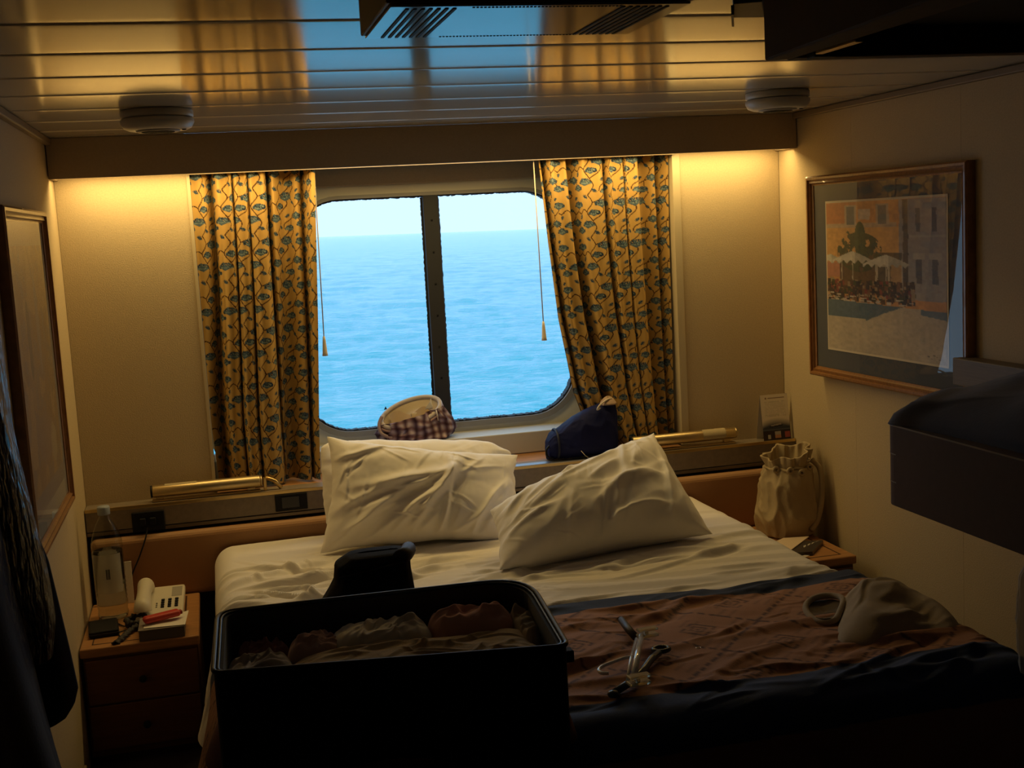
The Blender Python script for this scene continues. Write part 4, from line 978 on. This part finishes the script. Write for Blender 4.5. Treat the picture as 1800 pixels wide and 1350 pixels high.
pillow('pillow', 'white pillow tilted up on one corner at the right, frontmost on the bed', (1.362, -.66, .716), (2.060, -.43, .885), (1.330, -.93, .575), (2.110, -.83, .585), .22, 83, .014, .018, -.75)

# ================================================================== THINGS ON THE BED
# open suitcase
sc_ = thing('suitcase', 'large black open suitcase packed with clothes standing on the bed foot', 'suitcase', (.8, -2.15, .55))
m_case = mat('suitcase_black', (.006, .006, .008), .7, bump=.3, bscale=250)
m_line = mat('suitcase_lining', (.012, .018, .035), .45, sheen=.4)
NL, NR = np.array((.447, -2.252)), np.array((1.151, -2.358)); FL, FR = np.array((.462, -1.945)), np.array((1.168, -1.975))
def rpoly(pts, rads, n=8):
    out = []; k = len(pts)
    for i in range(k):
        p = np.array(pts[i], float); a = np.array(pts[i-1], float)-p; b = np.array(pts[(i+1) % k], float)-p
        a /= np.linalg.norm(a); b /= np.linalg.norm(b); r = rads[i]
        p0 = p+a*r; p1 = p+b*r
        for j in range(n+1):
            t = j/n; out.append(tuple((1-t)**2*p0+2*t*(1-t)*p+t*t*p1))
    return out
base_poly = rpoly([NL, NR, FR, FL], [.02, .03, .11, .05])
cc_ = np.mean(base_poly, 0)
def rimz(p):      # the far wall of the shell stands a little higher than the near one
    f = np.clip((p[1]-(-2.30))/.33, 0, 1); return .820+.036*f
ZB0 = .578
def shell(off, z0, zt):
    out = [[], []]
    for p in base_poly:
        d = np.array(p)-cc_; q = cc_+d*(1-off/np.linalg.norm(d))
        out[0].append((q[0], q[1], z0)); out[1].append((q[0], q[1], rimz(p)+zt))
    return out
so0, so1 = shell(0, ZB0, 0); si0, si1 = shell(.020, ZB0+.01, 0)
N = len(base_poly); V = so0+so1+si1; F = []
for i in range(N):
    j = (i+1) % N; F += [(i, j, N+j, N+i), (N+i, N+j, 2*N+j, 2*N+i)]
F.append(tuple(range(N))[::-1]); mesh_obj('shell', V, F, m_case, sc_)
V = si1+si0; F = [(i, (i+1) % N, N+(i+1) % N, N+i) for i in range(N)]+[tuple(N+i for i in range(N))]
lab(mesh_obj('lining', V, F, m_line, sc_), 'dark blue satin lining')
tube('piping', [(p[0], p[1], p[2]+.002) for p in so1], .0055, mat('piping_black', (.012, .014, .022), .4), sc_, n=8, closed=True)
zp = shell(.010, 0, .002)[1]; tube('zip_teeth', zp, .003, mat('zip_blue_black', (.03, .05, .08), .35, metal=.4), sc_, n=6, closed=True)
box('side_tab', 1.150, 1.170, -2.33, -2.30, .775, .800, m_case, sc_, bevel=.003)
box('side_tab', .452, .462, -2.12, -2.09, .79, .80, m_case, sc_, bevel=.002)
for x, y in ((.55, -2.275), (1.05, -2.35)): box('corner_guard', x-.05, x+.05, y-.006, y+.01, ZB0, ZB0+.02, m_case, sc_, bevel=.003)
# clothes in it: things of their own
def cloth_patch(name, label, outline, base, amp, m, seed, ang=.3, h0=.03, col=None):
    o = lump(name, outline, lambda S, A, X, Y: (1-S**6)**.5*(h0+.018+amp*.9*(fbm(X*8, Y*8, seed)-.4))+(1-S**3)*strokes(X, Y, seed, 30, (X.min(), X.max(), Y.min(), Y.max()), ang, .9, .16, .008, .0065), base, m, nr=60, na=220)
    return tag(o, label, 'garment', 'clothes packed in the suitcase')
m_tan = mat('cloth_tan', (.50, .40, .28), .9, bump=.4, bscale=220); m_pink = mat('cloth_pink', (.66, .38, .34), .9); m_wht = mat('cloth_offwhite', (.70, .66, .62), .9); m_wine = mat('cloth_wine', (.22, .10, .10), .9)
m_pat = mat('cloth_pattern', (.42, .38, .36), .9, var=.55, vscale=18)
cloth_patch('folded_skirt', 'tan cotton garment folded flat along the near side of suitcase', [(.60, -2.24), (.85, -2.275), (1.12, -2.31), (1.13, -2.20), (1.12, -2.12), (.85, -2.10), (.62, -2.10)], .752, .022, m_tan, 11, .1, .030)
cloth_patch('printed_scarf', 'pale patterned cloth in the left near corner of suitcase', [(.475, -2.225), (.595, -2.24), (.600, -2.09), (.485, -2.08)], .752, .022, m_pat, 12, .9, .034)
cloth_patch('pink_blouse', 'dusty pink blouse heaped at the right rear of suitcase', [(.93, -2.10), (1.09, -2.11), (1.10, -2.02), (1.02, -1.985), (.92, -2.01)], .755, .045, m_pink, 14, .6, .050)
cloth_patch('pink_shirt', 'small light pink shirt bunched at left rear of suitcase', [(.60, -2.11), (.70, -2.11), (.72, -2.03), (.63, -2.02)], .755, .030, mat('cloth_lightpink', (.55, .38, .36), .9), 15, .4, .034)
cloth_patch('grey_shirt', 'off-white shirt crumpled in the middle of suitcase', [(.72, -2.12), (.90, -2.12), (.91, -2.01), (.80, -1.99), (.70, -2.02)], .755, .042, m_wht, 16, 1.0, .040)
cloth_patch('wine_scarf', 'wine red scarf tucked along the rear wall of suitcase', [(.52, -2.08), (.60, -2.05), (.60, -1.985), (.50, -1.99)], .750, .030, m_wine, 17, 1.0, .030)
cloth_patch('lace_cloth', 'cream lace-edged cloth at right end of suitcase', [(1.10, -2.20), (1.135, -2.20), (1.145, -2.06), (1.10, -2.03)], .755, .030, mat('cloth_cream', (.45, .38, .30), .9), 18, .2, .038)
lump_fill = lump('clothes_fill', [(.48, -2.23), (1.13, -2.325), (1.145, -2.08), (1.08, -1.995), (.50, -1.965)], lambda S, A, X, Y: (1-S**8)*.165+.01*(fbm(X*12, Y*12, 3)-.5), .592, m_wine)
tag(lump_fill, 'dark red clothes filling the bottom of the suitcase', 'garment', 'clothes packed in the suitcase')

# black bag behind the suitcase
gbk = thing('black_bag', 'black soft bag with a rolled flap standing behind the suitcase', 'bag', (.82, -1.72, .56))
secs = [[.66, .945, .575], [.672, .935, .70], [.70, .932, .78], [.742, .928, .838], [.745, .925, .880], [.775, .92, .898], [.80, .90, .902]]
ns = 50; A_ = np.array(secs); t = np.linspace(0, 6, ns); D = np.stack([np.interp(t, range(7), A_[:, j]) for j in range(3)], 1)
th = np.linspace(0, 2*PI, 80, endpoint=False); TH, _ = np.meshgrid(th, np.arange(ns)); dep = np.interp(np.linspace(0, 1, ns), [0, .7, .95, 1], [.085, .06, .04, .006])[:, None]
cx_ = ((D[:, 0]+D[:, 1])/2)[:, None]; rx = ((D[:, 1]-D[:, 0])/2)[:, None]
wv = .006*(creases(TH*.12, D[:, 2][:, None]+0*TH, 4, 10, 1, .4)-.4)
P = np.stack([cx_+(rx+wv)*np.sign(np.cos(TH))*np.abs(np.cos(TH))**.45, -1.74+(dep+wv)*np.sign(np.sin(TH))*np.abs(np.sin(TH))**.7, D[:, 2][:, None]+0*TH], -1)
grid('body', P, m_blackcl, gbk, wrap=True)
tube('rolled_flap', [(.895, -1.80, .893), (.915, -1.76, .890), (.930, -1.70, .882), (.938, -1.66, .876)], .019, mat('rolled_navy', (.010, .012, .02), .6), gbk, n=14)
tube('seam', [(.745, -1.805, .862), (.82, -1.81, .872), (.905, -1.805, .885)], .003, m_case, gbk, n=6)
tube('buckle_pin', [(.70, -1.80, .800), (.692, -1.80, .815)], .002, m_case, gbk, n=5)

# crumpled sun hat
ht = thing('sun_hat', 'floppy beige cloth hat lying crumpled on the coverlet by the wall', 'hat', (2.15, -1.85, .585))
m_hat = mat('hat_cloth', (.40, .33, .25), .95, bump=.4, bscale=220, var=.06, vscale=20)
ZH = .590
def hat_h(S, A, X, Y):
    h = (1-S**3)**.6*.046
    h += .046*np.exp(-((X-2.19)/.11)**2-((Y+1.76)/.09)**2)*(1-S**4)
    h += .020*np.exp(-((X-2.07)/.05)**2-((Y+1.90)/.09)**2)*(1-S**4)
    h += .022*np.exp(-((X-2.31)/.045)**2-((Y+1.90)/.07)**2)*(1-S**4)
    h -= .026*np.exp(-((X-2.24)/.035)**2-((Y+1.93)/.10)**2)*(1-S**4)
    return h+strokes(X, Y, 12, 26, (1.97, 2.34, -2.02, -1.64), .5, .6, .24, .014, .006)*(1-S**4)
lump('crown', [(1.965, -1.98), (1.995, -1.90), (2.06, -1.80), (2.10, -1.72), (2.18, -1.64), (2.28, -1.62), (2.33, -1.68), (2.345, -1.78), (2.335, -1.88), (2.30, -1.985), (2.24, -2.00), (2.17, -1.985), (2.10, -2.00), (2.02, -2.02)], hat_h, ZH-.006, m_hat, ht)
pts = spline([(1.99, -1.745, ZH+.012), (2.02, -1.70, ZH+.020), (2.06, -1.685, ZH+.026), (2.095, -1.70, ZH+.028), (2.10, -1.745, ZH+.030), (2.06, -1.80, ZH+.018), (2.02, -1.84, ZH+.010), (1.985, -1.82, ZH+.006)], 60, closed=True)
tube('brim_roll', pts, .0085, m_hat, ht, n=10, closed=True)
c0 = np.mean(np.array(pts), 0)
lump('brim', [(p[0], p[1]) for p in pts[::6]], lambda S, A, X, Y: .006+.012*S+.010*(fbm(X*30, Y*30, 3)-.4), ZH-.003, mat('hat_inside', (.16, .12, .085), .95), ht, nr=14, na=60)

# hangers lying on the coverlet
m_clear = mat('clear_acrylic', (.80, .82, .88), .12, spec=.8, coat=.6)
m_clear2 = mat('clip_clear', (.85, .78, .62), .08, trans=.6, ior=1.3)
ZHg = .608
hg = thing('clip_hanger', 'clear plastic skirt hanger with two clips lying on the coverlet', 'hanger', (1.43, -1.96, ZHg))
tube('bar', [(1.497, -1.815, ZHg+.014), (1.440, -1.94, ZHg+.016), (1.375, -2.095, ZHg+.012)], .008, m_clear, hg, n=10)
tube('bar', [(1.480, -1.82, ZHg+.010), (1.42, -1.95, ZHg+.012), (1.358, -2.095, ZHg+.008)], .004, m_clear, hg, n=8)
hk = spline([(1.437, -1.945, ZHg+.012), (1.405, -1.945, ZHg+.012), (1.372, -1.955, ZHg+.010), (1.340, -1.968, ZHg+.008), (1.326, -1.985, ZHg+.006), (1.328, -2.005, ZHg+.006), (1.342, -2.012, ZHg+.006)], 40)
lab(tube('hook', hk, .0045, m_clear, hg, n=8), 'curved clear hook')
for (x, y) in ((1.505, -1.815), (1.375, -2.112)):
    bm = bmesh.new()
    add_box(bm, -.020, .034, -.014, .014, -.004, .004); add_box(bm, -.020, .034, -.012, .012, .012, .019); add_box(bm, -.006, .006, -.013, .013, .003, .013)
    fin('clip', bm, m_clear2, hg, .003, mw=Matrix.Translation((x, y, ZHg+.014)) @ Matrix.Rotation(.1, 4, 'Z'))
h2 = thing('dark_hanger', 'dark blue-grey plastic hanger lying under the clear skirt hanger', 'hanger', (1.42, -1.95, ZHg))
m_h2 = mat('hanger_slate', (.06, .075, .10), .25)
tube('arm', [(1.505, -1.915, ZHg+.002), (1.47, -1.955, ZHg+.004), (1.43, -2.01, ZHg+.002), (1.37, -2.075, ZHg), (1.315, -2.120, ZHg)], .009, m_h2, h2, n=10)
pts = [(1.516+.020*math.cos(a), -1.900+.016*math.sin(a), ZHg+.004) for a in np.linspace(0, 2*PI, 20, endpoint=False)]
tube('end_ring', pts, .006, m_h2, h2, n=8, closed=True)
lab(tube('grip', [(1.497, -1.655, ZHg+.006), (1.488, -1.73, ZHg+.008), (1.484, -1.80, ZHg+.008)], .010, mat('grip_brown', (.04, .025, .02), .5), h2, n=10), 'dark brown padded grip')
lathe('end_knob', [(0, 0), (.012, .002), (.014, .008), (.010, .014), (0, .016)], m_h2, h2, n=16, loc=(1.315, -2.125, ZHg-.006), cap=False)
rg = [(1.613+.006*math.cos(a), -1.905+.005*math.sin(a), ZHg-.004) for a in np.linspace(0, 2*PI, 16, endpoint=False)]
tag(tube('metal_ring', rg, .0012, mat('steel', (.7, .66, .6), .25, metal=1), n=5, closed=True), 'tiny bright metal ring on the coverlet right of hangers', 'ring')

# ================================================================== GARMENT AT LEFT, TOWEL AT RIGHT
cg = thing('coat_bag', 'dark purple coat in a clear plastic cover hanging on the left wall', 'coat', (.05, -2.4, 1.9))
m_coat = mat('coat_plum', (.012, .009, .016), .9, sheen=.3, bump=.3, bscale=160)
def hang(name, prof, y, dy, m, parent, seed, wr=.012, xl=.006):
    """prof: (z, x right edge) rows; soft hanging body between the wall and that edge"""
    A_ = np.array(prof); z = np.linspace(A_[0, 0], A_[-1, 0], 90); xr = np.interp(-z, -A_[:, 0], A_[:, 1])
    th = np.linspace(0, 2*PI, 80, endpoint=False); TH, Zg = np.meshgrid(th, z)
    XR_ = xr[:, None]; hw_ = (XR_-xl)/2; cx0 = xl+hw_
    cr_ = wr*np.sin(TH*5+seed+2*vn(Zg*3, TH, seed))*.5
    X = cx0+(hw_+np.minimum(cr_, hw_*.3))*np.cos(TH); Y = y+(dy+cr_)*np.sin(TH)
    X = np.maximum(X, .004)
    P = np.stack([X, Y, Zg], -1)
    return grid(name, P, m, parent, wrap=True)
hang('body', [(1.80, .02), (1.55, .060), (1.33, .085), (1.20, .098), (1.05, .115), (.95, .131), (.82, .152), (.70, .175), (.45, .20)], -2.40, .16, m_coat, cg, 2)
lab(hang('sleeve', [(1.60, .05), (1.35, .105), (1.18, .130), (1.08, .158), (1.00, .168), (.90, .180), (.822, .188), (.79, .178), (.765, .160)], -2.22, .05, mat('sleeve_plum', (.016, .012, .022), .9), cg, 6, .006), 'dark sleeve hanging in front')
m_film = bpy.data.materials.new('plastic_film'); m_film.use_nodes = True; n = m_film.node_tree.nodes; l = m_film.node_tree.links; n.remove(n['Principled BSDF'])
tr = n.new('ShaderNodeBsdfTransparent'); tr.inputs[0].default_value = (.93, .93, .95, 1); gl = n.new('ShaderNodeBsdfGlossy'); gl.inputs['Roughness'].default_value = .16
mx = n.new('ShaderNodeMixShader'); mx.inputs[0].default_value = .20
nz = n.new('ShaderNodeTexNoise'); nz.inputs['Scale'].default_value = 18; bp = n.new('ShaderNodeBump'); bp.inputs['Strength'].default_value = .6; bp.inputs['Distance'].default_value = .02
l.new(nz.outputs[0], bp.inputs['Height']); l.new(bp.outputs[0], gl.inputs['Normal'])
l.new(tr.outputs[0], mx.inputs[1]); l.new(gl.outputs[0], mx.inputs[2]); l.new(mx.outputs[0], n['Material Output'].inputs[0])
lab(hang('plastic_cover', [(1.85, .03), (1.62, .110), (1.527, .129), (1.35, .134), (1.18, .155), (1.08, .168), (1.00, .172), (.93, .160)], -2.30, .13, m_film, cg, 9, .018), 'clear glossy plastic film')
tube('hanger_hook', spline([(.05, -2.4, 1.80), (.05, -2.4, 1.86), (.035, -2.4, 1.885), (.012, -2.4, 1.87)], 16), .003, mat('steel', (.7, .66, .6), .25, metal=1), cg, n=6)
box('wall_hook', .0005, .02, -2.41, -2.39, 1.85, 1.875, m_brass, cg, bevel=.003)
tw = thing('laundry_bag', 'whitish crumpled plastic bag edge hanging by the far right of frame', 'bag', (2.16, -2.475, .645))
TWx = 2.112; TWy = -2.475
_wf = mat('white_film', (.85, .82, .78), .35); _wf.node_tree.nodes['Principled BSDF'].inputs['Alpha'].default_value = .4
TWx += .003
loft('film', [(TWx+.05, TWy, .645, .012, .006, 2, 0), (TWx+.05, TWy, .67, .050, .016, 2, 0), (TWx+.052, TWy, .80, .058, .016, 2, 0), (TWx+.05, TWy, .88, .048, .014, 2, 0), (TWx+.05, TWy, .93, .01, .006, 2, 0)], mat('white_film', (.85, .82, .78), .35), tw, wr=.010, seed=4)

# move every thing's empty to its base while its parts stay in place
for o in PARENTS:
    L = Vector(o['_loc']); del o['_loc']
    for ch in o.children: ch.matrix_parent_inverse = Matrix.Translation(-L)
# the cafe print hangs a little proud of the wall at its window end
pr.location.x = W-.0125; pr.rotation_euler.z = .024
